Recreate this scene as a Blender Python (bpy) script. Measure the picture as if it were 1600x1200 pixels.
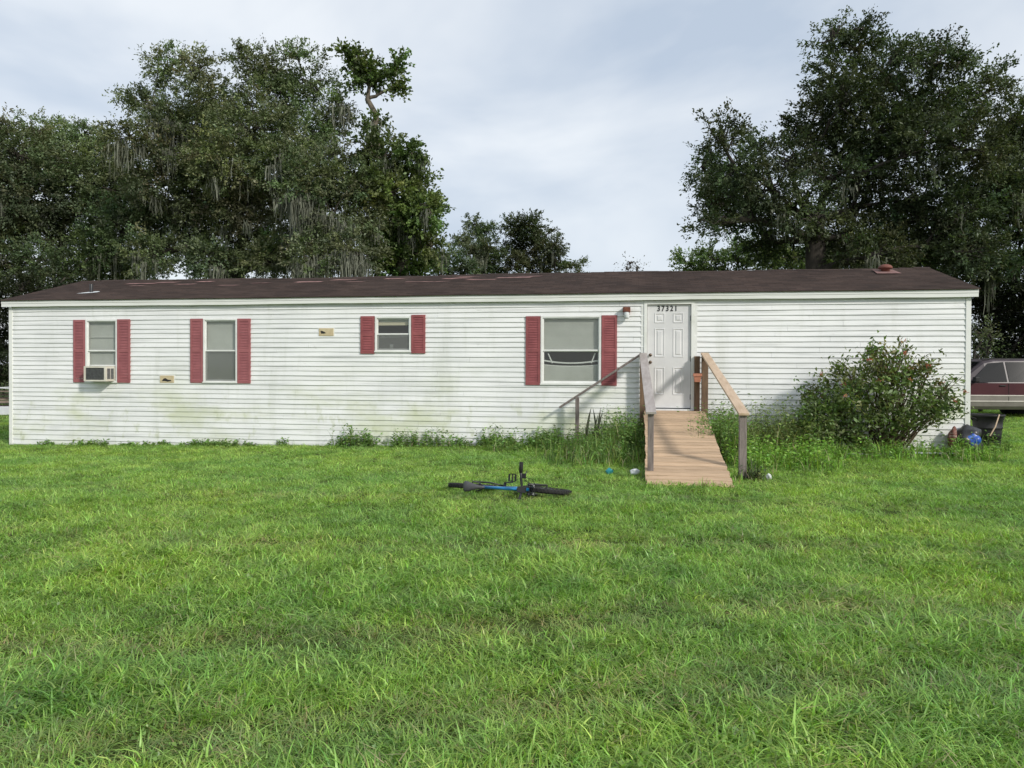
import bpy, bmesh, math, random
import numpy as np
from mathutils import Vector, Matrix

# ------------------------------------------------------------------ scene, camera, sky, sun
for o in list(bpy.data.objects): bpy.data.objects.remove(o)
SC = bpy.context.scene
COL = SC.collection
R = math.radians
random.seed(4); RNG = np.random.default_rng(11)

CAM_Z = 1.6
FPX = 1172.0                       # focal length in photo pixels (1600 wide)
PITCH = math.atan(0.010); ROLL = -0.0038; SHIFT = -16.7
cam = bpy.data.cameras.new('camera'); camo = bpy.data.objects.new('camera', cam); COL.objects.link(camo)
camo.location = (0, 0, CAM_Z); camo.rotation_euler = (math.pi/2-PITCH, ROLL, 0)
cam.sensor_width = 36; cam.lens = FPX/1600*36; cam.shift_y = SHIFT/1600
cam.clip_start = 0.05; cam.clip_end = 3000
SC.camera = camo

SUN_EL = R(30); SUN_DIR = Vector((0.674*math.cos(SUN_EL), -0.739*math.cos(SUN_EL), math.sin(SUN_EL))).normalized()
sun = bpy.data.lights.new('sun', 'SUN'); suno = bpy.data.objects.new('sun', sun); COL.objects.link(suno)
sun.energy = 2.1; sun.angle = R(6); sun.color = (1.0, 0.95, 0.87)
suno.rotation_euler = SUN_DIR.to_track_quat('Z', 'Y').to_euler(); suno.location = (8, -10, 20)

world = bpy.data.worlds.new('World'); SC.world = world; world.use_nodes = True
wn = world.node_tree; wn.nodes.clear()
def N(nt, t, **kw):
    n = nt.nodes.new(t)
    for k, v in kw.items(): setattr(n, k, v)
    return n
sky = N(wn, 'ShaderNodeTexSky', sky_type='NISHITA', sun_disc=False, sun_elevation=SUN_EL,
        sun_rotation=math.atan2(SUN_DIR.x, SUN_DIR.y), altitude=10, air_density=1.0, dust_density=1.6, ozone_density=1.0)
tc = N(wn, 'ShaderNodeTexCoord'); mp = N(wn, 'ShaderNodeMapping'); mp.inputs['Scale'].default_value = (1.1, 1.1, 2.6)
mp.inputs['Location'].default_value = (1.3, 2.9, 0.35)
nz = N(wn, 'ShaderNodeTexNoise'); nz.inputs['Scale'].default_value = 1.9; nz.inputs['Detail'].default_value = 5; nz.inputs['Roughness'].default_value = 0.5; nz.inputs['Distortion'].default_value = 0.35
cr = N(wn, 'ShaderNodeValToRGB'); cr.color_ramp.elements[0].position = 0.36; cr.color_ramp.elements[1].position = 0.64
cr.color_ramp.elements[0].color = (4.1, 4.75, 5.65, 1); cr.color_ramp.elements[1].color = (6.8, 7.1, 7.4, 1)
mx = N(wn, 'ShaderNodeMix', data_type='RGBA'); mx.inputs[0].default_value = 0.86
bg = N(wn, 'ShaderNodeBackground'); bg.inputs['Strength'].default_value = 0.093
ow = N(wn, 'ShaderNodeOutputWorld')
L = wn.links.new
L(tc.outputs['Generated'], mp.inputs['Vector']); L(mp.outputs[0], nz.inputs['Vector']); L(nz.outputs['Fac'], cr.inputs[0])
L(sky.outputs[0], mx.inputs[6]); L(cr.outputs[0], mx.inputs[7]); L(mx.outputs[2], bg.inputs['Color']); L(bg.outputs[0], ow.inputs[0])

vs = SC.view_settings; vs.view_transform = 'Standard'; vs.look = 'None'; vs.gamma = 1.0; vs.use_curve_mapping = False
vs.exposure = 0.58
SC.cycles.max_bounces = 6; SC.cycles.diffuse_bounces = 3; SC.cycles.glossy_bounces = 2; SC.cycles.transmission_bounces = 4; SC.cycles.transparent_max_bounces = 8

# ------------------------------------------------------------------ helpers
TH = math.atan(0.169)              # the home stands turned by this angle
UX = Vector((math.cos(TH), -math.sin(TH), 0)); VX = Vector((-math.sin(TH), -math.cos(TH), 0))
P0 = Vector((-11.545, 17.28, 0))   # front left corner of the home
HL, HW = 20.29, 4.9                # its length and depth
def hp(u, v, z=0.0):               # home coordinates (along, out from the front wall, up) to world
    return P0 + UX*u + VX*v + Vector((0, 0, z))
def uv_of(x, y):
    dx, dy = x-P0.x, y-P0.y
    return dx*UX.x+dy*UX.y, dx*VX.x+dy*VX.y
def sstep(a, b, x):
    t = np.clip((x-a)/(b-a), 0, 1); return t*t*(3-2*t)
def gz(x, y):                      # height of the ground
    x = np.asarray(x, float); y = np.asarray(y, float)
    u, v = uv_of(x, y); uc = np.clip(u, -6, 26)
    g = np.where(uc > 11.7, (uc-11.7)*0.0098, (uc-11.7)*0.0197)-0.04
    w = sstep(9.5, 1.0, v)
    b = 0.018*np.sin(x*1.3+0.7*y)*np.sin(y*1.1-0.4*x)+0.010*np.sin(x*3.1+1.0)*np.sin(y*2.7)
    return g*w + b*(1-0.6*w)
def G(x, y): return float(gz(x, y))
def at(px, py, depth):             # where a sight line meets a given depth (used to lay out the far trees)
    m = camo.rotation_euler.to_matrix()
    d = m @ Vector(((px-800)/FPX, -(py-600-SHIFT)/FPX, -1.0))
    return Vector((0, 0, CAM_Z))+d*(depth/d.y)

class MB:
    def __init__(s): s.v = []; s.f = []; s.m = []
    def add(s, vs_, fs, mi=0):
        b = len(s.v); s.v += [tuple(p) for p in vs_]; s.f += [tuple(b+i for i in f) for f in fs]; s.m += [mi]*len(fs); return s
    def box(s, x0, x1, y0, y1, z0, z1, mi=0):
        return s.add([(x0,y0,z0),(x1,y0,z0),(x1,y1,z0),(x0,y1,z0),(x0,y0,z1),(x1,y0,z1),(x1,y1,z1),(x0,y1,z1)],
                     [(0,3,2,1),(4,5,6,7),(0,1,5,4),(1,2,6,5),(2,3,7,6),(3,0,4,7)], mi)
    def bar(s, a, b, w, h, up=(0,0,1), mi=0):
        a = Vector(a); b = Vector(b); d = (b-a).normalized(); r = d.cross(Vector(up)).normalized(); q = r.cross(d)
        vv = []
        for p in (a, b):
            for i, j in ((-1,-1),(1,-1),(1,1),(-1,1)): vv.append(p+r*(w/2*i)+q*(h/2*j))
        return s.add(vv, [(0,3,2,1),(4,5,6,7),(0,1,5,4),(1,2,6,5),(2,3,7,6),(3,0,4,7)], mi)
    def tube(s, pts, rad, n=8, cap=True, mi=0):
        pts = [Vector(p) for p in pts]
        if not hasattr(rad, '__len__'): rad = [rad]*len(pts)
        base = len(s.v); prev = None
        for i, p in enumerate(pts):
            d = (pts[min(i+1, len(pts)-1)]-pts[max(i-1, 0)])
            d = d.normalized() if d.length > 1e-9 else Vector((0,0,1))
            if prev is None:
                a = Vector((0,0,1)) if abs(d.z) < .9 else Vector((1,0,0)); r = d.cross(a).normalized()
            else:
                r = (prev-d*prev.dot(d)); r = r.normalized() if r.length > 1e-6 else d.orthogonal().normalized()
            prev = r; q = d.cross(r)
            for k in range(n):
                t = 2*math.pi*k/n; s.v.append(tuple(p+(r*math.cos(t)+q*math.sin(t))*rad[i]))
        for i in range(len(pts)-1):
            for k in range(n):
                a = base+i*n+k; b = base+i*n+(k+1) % n
                s.f.append((a, b, b+n, a+n)); s.m.append(mi)
        if cap:
            s.f.append(tuple(base+k for k in range(n-1, -1, -1))); s.m.append(mi)
            e = base+(len(pts)-1)*n; s.f.append(tuple(e+k for k in range(n))); s.m.append(mi)
        return s
    def lathe(s, prof, n=24, o=(0,0,0), mi=0, closed=False):
        base = len(s.v)
        for r, z in prof:
            for k in range(n):
                t = 2*math.pi*k/n; s.v.append((o[0]+r*math.cos(t), o[1]+r*math.sin(t), o[2]+z))
        m = len(prof)
        for i in range(m if closed else m-1):
            for k in range(n):
                a = base+i*n+k; b = base+i*n+(k+1) % n; c = base+((i+1) % m)*n
                s.f.append((a, b, c+(k+1) % n, c+k)); s.m.append(mi)
        return s
    def prism(s, poly, h0, h1, axis='y', mi=0):
        n = len(poly); P = lambda a, b, h: (a, h, b) if axis == 'y' else ((h, a, b) if axis == 'x' else (a, b, h))
        return s.add([P(a, b, h0) for a, b in poly]+[P(a, b, h1) for a, b in poly],
                     [tuple(range(n)), tuple(range(2*n-1, n-1, -1))]+[(i, i+n, (i+1) % n+n, (i+1) % n) for i in range(n)], mi)
    def build(s, name, mats, parent=None, smooth=False, bevel=0, xf=None, recalc=True):
        me = bpy.data.meshes.new(name); me.from_pydata(s.v, [], s.f)
        if not isinstance(mats, (list, tuple)): mats = [mats]
        for m in mats: me.materials.append(m)
        if len(mats) > 1: me.polygons.foreach_set('material_index', s.m)
        if recalc: bm = bmesh.new(); bm.from_mesh(me); bmesh.ops.recalc_face_normals(bm, faces=bm.faces); bm.to_mesh(me); bm.free()
        if xf: me.transform(xf)
        if smooth: me.polygons.foreach_set('use_smooth', [True]*len(me.polygons))
        o = bpy.data.objects.new(name, me); COL.objects.link(o)
        if parent: o.parent = parent
        if bevel:
            b = o.modifiers.new('bevel', 'BEVEL'); b.width = bevel; b.segments = 2; b.limit_method = 'ANGLE'
        return o
def tag(o, label=None, cat=None, group=None, kind=None):
    for k, v in (('label', label), ('category', cat), ('group', group), ('kind', kind)):
        if v: o[k] = v
    return o
def empty(name, loc, rz=0.0):
    o = bpy.data.objects.new(name, None); COL.objects.link(o); o.location = loc; o.rotation_euler = (0, 0, rz); o.empty_display_size = .2; return o
def np_mesh(name, verts, quads, mats, col=None, parent=None, mi=None):
    """many small faces in one mesh; quads (n,4) or tris (n,3) of indices"""
    me = bpy.data.meshes.new(name); nv = len(verts); nf, k = quads.shape
    me.vertices.add(nv); me.vertices.foreach_set('co', np.asarray(verts, np.float32).ravel())
    me.loops.add(nf*k); me.loops.foreach_set('vertex_index', quads.astype(np.int32).ravel())
    me.polygons.add(nf); me.polygons.foreach_set('loop_start', np.arange(0, nf*k, k, dtype=np.int32))
    me.update(calc_edges=True)
    for m in (mats if isinstance(mats, (list, tuple)) else [mats]): me.materials.append(m)
    if mi is not None: me.polygons.foreach_set('material_index', np.asarray(mi, np.int32))
    if col is not None:
        a = me.attributes.new('c', 'FLOAT_COLOR', 'POINT'); c = np.ones((nv, 4), np.float32); c[:, :3] = col; a.data.foreach_set('color', c.ravel())
    o = bpy.data.objects.new(name, me); COL.objects.link(o)
    if parent: o.parent = parent
    return o

# ------------------------------------------------------------------ materials
def newmat(name):
    m = bpy.data.materials.new(name); m.use_nodes = True; nt = m.node_tree; b = nt.nodes['Principled BSDF']; return m, nt, b
def mat(name, c, rough=.6, metal=0, c2=None, scale=4.0, stretch=(1,1,1), bump=0.0, bscale=None, detail=4, lo=.35, hi=.65, rnd=0.0, spec=.5, emit=None, coat=0):
    m, nt, b = newmat(name); l = nt.links.new
    b.inputs['Roughness'].default_value = rough; b.inputs['Metallic'].default_value = metal; b.inputs['Specular IOR Level'].default_value = spec
    b.inputs['Coat Weight'].default_value = coat
    out = None
    t = N(nt, 'ShaderNodeTexCoord'); mp = N(nt, 'ShaderNodeMapping'); mp.inputs['Scale'].default_value = stretch; l(t.outputs['Object'], mp.inputs[0])
    if c2 is not None:
        n = N(nt, 'ShaderNodeTexNoise'); n.inputs['Scale'].default_value = scale; n.inputs['Detail'].default_value = detail; n.inputs['Roughness'].default_value = .6
        l(mp.outputs[0], n.inputs['Vector'])
        r = N(nt, 'ShaderNodeValToRGB'); r.color_ramp.elements[0].position = lo; r.color_ramp.elements[1].position = hi
        r.color_ramp.elements[0].color = (*c, 1); r.color_ramp.elements[1].color = (*c2, 1); l(n.outputs['Fac'], r.inputs[0]); out = r.outputs[0]
    if rnd:
        oi = N(nt, 'ShaderNodeObjectInfo'); mr = N(nt, 'ShaderNodeMapRange'); mr.inputs[3].default_value = 1-rnd; mr.inputs[4].default_value = 1+rnd
        l(oi.outputs['Random'], mr.inputs[0]); hs = N(nt, 'ShaderNodeHueSaturation'); l(mr.outputs[0], hs.inputs['Value'])
        if out: l(out, hs.inputs['Color'])
        else: hs.inputs['Color'].default_value = (*c, 1)
        out = hs.outputs[0]
    if out: l(out, b.inputs['Base Color'])
    else: b.inputs['Base Color'].default_value = (*c, 1)
    if bump:
        n2 = N(nt, 'ShaderNodeTexNoise'); n2.inputs['Scale'].default_value = bscale or scale*3; n2.inputs['Detail'].default_value = 4
        l(mp.outputs[0], n2.inputs['Vector']); bp = N(nt, 'ShaderNodeBump'); bp.inputs['Strength'].default_value = bump; bp.inputs['Distance'].default_value = .02
        l(n2.outputs['Fac'], bp.inputs['Height']); l(bp.outputs[0], b.inputs['Normal'])
    return m
def leafmat(name, trans=.35, tint=(1,1,1), gloss=.06, patch=None, mottle=None):
    """two-sided leaf: diffuse + translucent + a little gloss; colour from the per-leaf attribute, varied over the place"""
    m = bpy.data.materials.new(name); m.use_nodes = True; nt = m.node_tree; nt.nodes.clear(); l = nt.links.new
    a = N(nt, 'ShaderNodeAttribute', attribute_name='c'); mul = N(nt, 'ShaderNodeMix', data_type='RGBA', blend_type='MULTIPLY'); mul.inputs[0].default_value = 1
    l(a.outputs['Color'], mul.inputs[6]); mul.inputs[7].default_value = (*tint, 1); c = mul.outputs[2]
    g = N(nt, 'ShaderNodeNewGeometry')
    for (sc, ca, cb, off) in (patch or []):
        n = N(nt, 'ShaderNodeTexNoise'); n.inputs['Scale'].default_value = sc; n.inputs['Detail'].default_value = 3
        mp = N(nt, 'ShaderNodeMapping'); mp.inputs['Location'].default_value = off; l(g.outputs['Position'], mp.inputs[0]); l(mp.outputs[0], n.inputs['Vector'])
        r = N(nt, 'ShaderNodeValToRGB'); r.color_ramp.elements[0].position = .35; r.color_ramp.elements[1].position = .66
        r.color_ramp.elements[0].color = (*ca, 1); r.color_ramp.elements[1].color = (*cb, 1); l(n.outputs['Fac'], r.inputs[0])
        k = N(nt, 'ShaderNodeMix', data_type='RGBA', blend_type='MULTIPLY'); k.inputs[0].default_value = 1; l(c, k.inputs[6]); l(r.outputs[0], k.inputs[7]); c = k.outputs[2]
    d = N(nt, 'ShaderNodeBsdfDiffuse'); t = N(nt, 'ShaderNodeBsdfTranslucent'); gl = N(nt, 'ShaderNodeBsdfGlossy'); gl.inputs['Roughness'].default_value = .45
    gl.inputs['Color'].default_value = (.9, .95, .9, 1)
    l(c, d.inputs['Color'])
    ty = N(nt, 'ShaderNodeMix', data_type='RGBA', blend_type='MULTIPLY'); ty.inputs[0].default_value = 1; l(c, ty.inputs[6]); ty.inputs[7].default_value = (1.05, 1.15, .55, 1); l(ty.outputs[2], t.inputs['Color'])
    m1 = N(nt, 'ShaderNodeMixShader'); m1.inputs[0].default_value = trans; l(d.outputs[0], m1.inputs[1]); l(t.outputs[0], m1.inputs[2])
    m2 = N(nt, 'ShaderNodeMixShader'); m2.inputs[0].default_value = gloss; l(m1.outputs[0], m2.inputs[1]); l(gl.outputs[0], m2.inputs[2])
    o = N(nt, 'ShaderNodeOutputMaterial'); l(m2.outputs[0], o.inputs[0]); return m

M = {}
M['white_trim'] = mat('white trim', (.74,.75,.72), .5, c2=(.60,.62,.56), scale=1.6, stretch=(.5,2,2), lo=.5, hi=.78)
M['white'] = mat('white vinyl', (.76,.77,.75), .45, c2=(.66,.67,.64), scale=3)
M['door_white'] = mat('door paint', (.66,.66,.66), .5, c2=(.54,.54,.55), scale=1.8, lo=.42, hi=.75)
M['shutter'] = mat('faded red shutter', (.305,.086,.090), .65, c2=(.225,.060,.065), scale=5, rnd=.08, bump=.15)
M['shutter2'] = mat('sun bleached shutter', (.335,.115,.122), .7, c2=(.27,.088,.095), scale=5, rnd=.06, bump=.15)
M['dark'] = mat('dark gap', (.02,.02,.02), .9)
M['interior'] = mat('room wall', (.30,.29,.27), .9)
M['blind'] = mat('window blind', (.56,.57,.53), .6, c2=(.48,.49,.45), scale=2)
M['cream'] = mat('cream valance', (.62,.56,.42), .8)
M['rust'] = mat('rusty metal', (.19,.065,.035), .8, c2=(.10,.035,.022), scale=14, bump=.3)
M['knob'] = mat('tarnished knob', (.16,.12,.09), .4, metal=.9)
M['black'] = mat('black number', (.012,.012,.012), .6)
M['ventcap'] = mat('aged cream plastic', (.58,.50,.33), .6, c2=(.50,.40,.24), scale=9)
M['galv'] = mat('grey metal grille', (.20,.21,.21), .5, metal=.4, c2=(.12,.125,.125), scale=18)
M['acwhite'] = mat('off white enamel', (.68,.66,.58), .45, c2=(.56,.53,.45), scale=5)
M['wood_grey'] = mat('weathered wood', (.235,.20,.185), .85, c2=(.13,.108,.098), scale=6, stretch=(6,6,.6), bump=.3, rnd=.12)
M['wood_tan'] = mat('tan rail board', (.60,.46,.33), .8, c2=(.47,.345,.23), scale=2.2, stretch=(7,.35,7), bump=.12, rnd=.08)
M['wood_mauve'] = mat('worn grey rail board', (.40,.365,.345), .8, c2=(.30,.265,.245), scale=2.2, stretch=(7,.35,7), bump=.12)
M['wood_brown'] = mat('brown post', (.20,.125,.075), .85, c2=(.12,.075,.045), scale=6, stretch=(6,6,.6), bump=.3, rnd=.15)
M['deck'] = mat('worn deck board', (.58,.41,.265), .85, c2=(.41,.285,.18), scale=3.2, stretch=(.8,7,7), bump=.3, rnd=.15)
M['deck_side'] = mat('ramp stringer', (.40,.30,.21), .85, c2=(.30,.21,.14), scale=4, stretch=(6,.6,6), bump=.2)
M['terracotta'] = mat('terracotta', (.46,.20,.13), .8, c2=(.38,.15,.09), scale=8)
M['bark'] = mat('bark', (.060,.050,.040), .95, c2=(.032,.027,.022), scale=4, stretch=(3,3,.8), bump=.6)
M['bark_pale'] = mat('pale bark', (.17,.145,.11), .95, c2=(.09,.078,.06), scale=5, stretch=(3,3,.8), bump=.5)
M['stem'] = mat('shrub stem', (.12,.085,.05), .9, c2=(.07,.05,.03), scale=9)
M['tyre'] = mat('black rubber', (.014,.014,.015), .8, c2=(.026,.025,.023), scale=30, bump=.2, spec=.3)
M['blackmetal'] = mat('black painted metal', (.018,.018,.02), .35, c2=(.03,.03,.03), scale=9)
M['blue'] = mat('blue bicycle paint', (.008,.15,.40), .32, c2=(.012,.21,.46), scale=3, coat=.5)
M['chrome'] = mat('dull chrome', (.45,.46,.47), .3, metal=1)
M['saddle'] = mat('grey saddle', (.06,.06,.065), .6, c2=(.085,.085,.09), scale=7)
M['maroon'] = mat('maroon car paint', (.048,.009,.014), .5, c2=(.060,.014,.018), scale=2, coat=.0, spec=.25)
M['silver'] = mat('silver lower body paint', (.22,.205,.18), .45, metal=.3, c2=(.18,.165,.145), scale=3)
M['cartop'] = mat('car top tinted sky grey', (.055,.045,.05), .4, c2=(.075,.06,.066), scale=2, spec=.4)  # maroon roof and pillars greyed: the reflected sky is put into the colour
M['moulding'] = mat('pale body moulding', (.50,.47,.42), .4, c2=(.42,.39,.35), scale=3)
M['plastic'] = mat('black plastic', (.012,.012,.013), .6, c2=(.022,.022,.023), scale=5, spec=.3)
M['bagblack'] = mat('black bag plastic', (.016,.016,.018), .35, c2=(.03,.03,.033), scale=6, bump=.5, bscale=14)
M['bagblue'] = mat('blue plastic', (.015,.06,.34), .35, c2=(.03,.12,.48), scale=8)
M['brownbag'] = mat('reddish brown cloth', (.15,.055,.04), .8, c2=(.34,.26,.22), scale=16, stretch=(.5,.5,3), lo=.52, hi=.62)
M['teal'] = mat('teal plastic', (.02,.22,.26), .45, c2=(.05,.33,.36), scale=9)
M['litter'] = mat('white plastic litter', (.70,.72,.72), .5, c2=(.55,.58,.60), scale=9)
M['tarp'] = mat('white metal sheet', (.66,.68,.70), .5, c2=(.55,.57,.58), scale=3)
M['lumber'] = mat('old lumber', (.24,.19,.15), .9, c2=(.14,.11,.09), scale=5, rnd=.4)
M['concrete'] = mat('skirt frame', (.30,.29,.27), .9)

def siding_mat():
    m, nt, b = newmat('white vinyl siding'); l = nt.links.new; b.inputs['Roughness'].default_value = .5
    t = N(nt, 'ShaderNodeTexCoord'); sep = N(nt, 'ShaderNodeSeparateXYZ'); l(t.outputs['Object'], sep.inputs[0])
    def noise(scale, st, loc=(0,0,0), det=4):
        mp = N(nt, 'ShaderNodeMapping'); mp.inputs['Scale'].default_value = st; mp.inputs['Location'].default_value = loc; l(t.outputs['Object'], mp.inputs[0])
        n = N(nt, 'ShaderNodeTexNoise'); n.inputs['Scale'].default_value = scale; n.inputs['Detail'].default_value = det; n.inputs['Roughness'].default_value = .6; l(mp.outputs[0], n.inputs['Vector']); return n.outputs['Fac']
    def ramp(v, a, bb):
        mr = N(nt, 'ShaderNodeMapRange', interpolation_type='SMOOTHSTEP'); mr.inputs[1].default_value = a; mr.inputs[2].default_value = bb; l(v, mr.inputs[0]); return mr.outputs[0]
    def mul(a, bb):
        k = N(nt, 'ShaderNodeMath', operation='MULTIPLY'); l(a, k.inputs[0])
        if isinstance(bb, float): k.inputs[1].default_value = bb
        else: l(bb, k.inputs[1])
        return k.outputs[0]
    def mix(fac, a, bcol):
        k = N(nt, 'ShaderNodeMix', data_type='RGBA'); l(fac, k.inputs[0])
        if isinstance(a, tuple): k.inputs[6].default_value = (*a, 1)
        else: l(a, k.inputs[6])
        k.inputs[7].default_value = (*bcol, 1); return k.outputs[2]
    # chalky variation, grey water streaks, green algae growing on the low boards
    c = mix(ramp(noise(.7, (1,1,1.5)), .35, .7), (.785,.792,.787), (.71,.722,.718))
    c = mix(mul(ramp(noise(1.6, (.35,1,9)), .48, .72), .62), c, (.47,.485,.475))
    c = mix(mul(ramp(noise(1.3, (2.2,1,.35), (7,0,3)), .50, .72), .34), c, (.50,.52,.46))
    low = ramp(sep.outputs['Z'], 1.9, .5)
    alg = mul(ramp(noise(.9, (.6,1,1.1), (1.3,2,0.4), 5), .44, .66), low)
    c = mix(mul(alg, .78), c, (.53,.565,.38))
    alg2 = mul(ramp(noise(2.6, (1.6,1,1.0), (4.3,2,9.4), 5), .55, .72), ramp(sep.outputs['Z'], 1.3, .2))
    c = mix(mul(alg2, .6), c, (.40,.44,.24))
    c = mix(mul(ramp(noise(9., (.5,1,3.5), (3,1,1), 5), .63, .76), .55), c, (.36,.36,.33))
    l(c, b.inputs['Base Color'])
    return m
M['siding'] = siding_mat()

def roof_mat():
    m, nt, b = newmat('brown asphalt shingle'); l = nt.links.new; b.inputs['Roughness'].default_value = .9; b.inputs['Specular IOR Level'].default_value = .2
    t = N(nt, 'ShaderNodeTexCoord')
    br = N(nt, 'ShaderNodeTexBrick'); br.inputs['Scale'].default_value = 1; br.inputs['Brick Width'].default_value = .30; br.inputs['Row Height'].default_value = .14
    br.inputs['Mortar Size'].default_value = .004; br.inputs['Bias'].default_value = 0; br.inputs['Color1'].default_value = (.038,.026,.0215,1); br.inputs['Color2'].default_value = (.062,.042,.0345,1); br.inputs['Mortar'].default_value = (.025,.016,.015,1)
    l(t.outputs['Object'], br.inputs['Vector'])
    n = N(nt, 'ShaderNodeTexNoise'); n.inputs['Scale'].default_value = 60; n.inputs['Detail'].default_value = 3; l(t.outputs['Object'], n.inputs['Vector'])
    mr = N(nt, 'ShaderNodeMapRange'); mr.inputs[3].default_value = .6; mr.inputs[4].default_value = 1.45; l(n.outputs['Fac'], mr.inputs[0])
    n2 = N(nt, 'ShaderNodeTexNoise'); n2.inputs['Scale'].default_value = .8; n2.inputs['Detail'].default_value = 5; l(t.outputs['Object'], n2.inputs['Vector'])
    mr2 = N(nt, 'ShaderNodeMapRange'); mr2.inputs[1].default_value = .3; mr2.inputs[2].default_value = .7; mr2.inputs[3].default_value = .78; mr2.inputs[4].default_value = 1.25; l(n2.outputs['Fac'], mr2.inputs[0])
    k = N(nt, 'ShaderNodeMath', operation='MULTIPLY'); l(mr.outputs[0], k.inputs[0]); l(mr2.outputs[0], k.inputs[1])
    hs = N(nt, 'ShaderNodeHueSaturation'); l(br.outputs['Color'], hs.inputs['Color']); l(k.outputs[0], hs.inputs['Value'])
    l(hs.outputs[0], b.inputs['Base Color']); bp = N(nt, 'ShaderNodeBump'); bp.inputs['Strength'].default_value = .5; bp.inputs['Distance'].default_value = .01
    l(n.outputs['Fac'], bp.inputs['Height']); l(bp.outputs[0], b.inputs['Normal']); return m
M['roof'] = roof_mat()
M['roofpatch'] = mat('bare pink shingle base', (.27,.155,.14), .95, c2=(.16,.085,.078), scale=7, rnd=.3)
M['roofrust'] = mat('rust red vent', (.20,.07,.048), .75, c2=(.14,.047,.034), scale=8)

def glass_mat(name, tint, opac):
    m = bpy.data.materials.new(name); m.use_nodes = True; nt = m.node_tree; nt.nodes.clear(); l = nt.links.new
    tr = N(nt, 'ShaderNodeBsdfTransparent'); tr.inputs[0].default_value = (*tint, 1); gl = N(nt, 'ShaderNodeBsdfGlossy'); gl.inputs['Roughness'].default_value = .06
    lw = N(nt, 'ShaderNodeLayerWeight'); lw.inputs[0].default_value = .5; pw = N(nt, 'ShaderNodeMath', operation='POWER'); pw.inputs[1].default_value = 5; l(lw.outputs['Facing'], pw.inputs[0])
    f = N(nt, 'ShaderNodeMath', operation='MULTIPLY_ADD'); f.inputs[1].default_value = .92; f.inputs[2].default_value = .05; l(pw.outputs[0], f.inputs[0]); d = N(nt, 'ShaderNodeBsdfDiffuse'); d.inputs[0].default_value = (.35,.36,.34,1)
    a = N(nt, 'ShaderNodeMixShader'); l(f.outputs[0], a.inputs[0]); l(tr.outputs[0], a.inputs[1]); l(gl.outputs[0], a.inputs[2])
    b = N(nt, 'ShaderNodeMixShader'); b.inputs[0].default_value = opac; l(a.outputs[0], b.inputs[1]); l(d.outputs[0], b.inputs[2])
    o = N(nt, 'ShaderNodeOutputMaterial'); l(b.outputs[0], o.inputs[0]); return m
M['glass'] = glass_mat('dusty window glass', (.86,.88,.86), .10)
M['screen'] = glass_mat('insect screen', (.60,.61,.60), .28)
M['carglass'] = glass_mat('tinted car glass', (.10,.11,.12), .02)

M['leaf_oak'] = leafmat('oak leaf', .30, gloss=.018)
M['leaf_vine'] = leafmat('vine leaf', .36, gloss=.02)
M['moss'] = leafmat('hanging moss', .25, gloss=0.0)
M['grassblade'] = leafmat('grass blade', .42, gloss=.04, patch=[(.42, (.84,.90,.86), (1.22,1.10,.92), (0,0,0)), (1.7, (.84,.88,.9), (1.16,1.10,.98), (5,2,0))])
M['weed'] = leafmat('weed leaf', .38, gloss=.025)
M['flower'] = mat('orange red flower', (.46,.085,.045), .6, c2=(.52,.17,.10), scale=20)

def ground_mat():
    m, nt, b = newmat('soil and thatch'); l = nt.links.new; b.inputs['Roughness'].default_value = 1; b.inputs['Specular IOR Level'].default_value = .1
    g = N(nt, 'ShaderNodeNewGeometry')
    def nzz(s, d=5):
        n = N(nt, 'ShaderNodeTexNoise'); n.inputs['Scale'].default_value = s; n.inputs['Detail'].default_value = d; l(g.outputs['Position'], n.inputs['Vector']); return n
    r = N(nt, 'ShaderNodeValToRGB'); r.color_ramp.elements[0].position = .3; r.color_ramp.elements[1].position = .72
    r.color_ramp.elements[0].color = (.040,.072,.016,1); r.color_ramp.elements[1].color = (.105,.135,.042,1); l(nzz(2.2).outputs['Fac'], r.inputs[0])
    r2 = N(nt, 'ShaderNodeValToRGB'); r2.color_ramp.elements[0].position = .35; r2.color_ramp.elements[1].position = .7
    r2.color_ramp.elements[0].color = (.55,.55,.5,1); r2.color_ramp.elements[1].color = (1.25,1.2,1.1,1); l(nzz(45).outputs['Fac'], r2.inputs[0])
    k = N(nt, 'ShaderNodeMix', data_type='RGBA', blend_type='MULTIPLY'); k.inputs[0].default_value = 1; l(r.outputs[0], k.inputs[6]); l(r2.outputs[0], k.inputs[7]); l(k.outputs[2], b.inputs['Base Color'])
    bp = N(nt, 'ShaderNodeBump'); bp.inputs['Strength'].default_value = .6; bp.inputs['Distance'].default_value = .03; l(nzz(30).outputs['Fac'], bp.inputs['Height']); l(bp.outputs[0], b.inputs['Normal'])
    return m
M['ground'] = ground_mat()

# ------------------------------------------------------------------ ground
def build_ground():
    xs = np.concatenate([[-900,-400,-200,-100,-60,-40], np.arange(-30, 30.01, .5), [40,60,100,200,400,900]])
    ys = np.concatenate([[-300,-120,-50,-20,-10], np.arange(-5, 40.01, .5), [50,65,90,140,250,500,1200,2400]])
    X, Y = np.meshgrid(xs, ys); Z = gz(X, Y); n, k = X.shape
    v = np.stack([X.ravel(), Y.ravel(), Z.ravel()], 1); i = (np.arange(n-1)[:, None]*k+np.arange(k-1)).ravel()
    q = np.stack([i, i+1, i+k+1, i+k], 1)
    o = np_mesh('ground', v, q, M['ground']); o.data.polygons.foreach_set('use_smooth', [True]*len(o.data.polygons)); tag(o, kind='structure')
build_ground()

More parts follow.
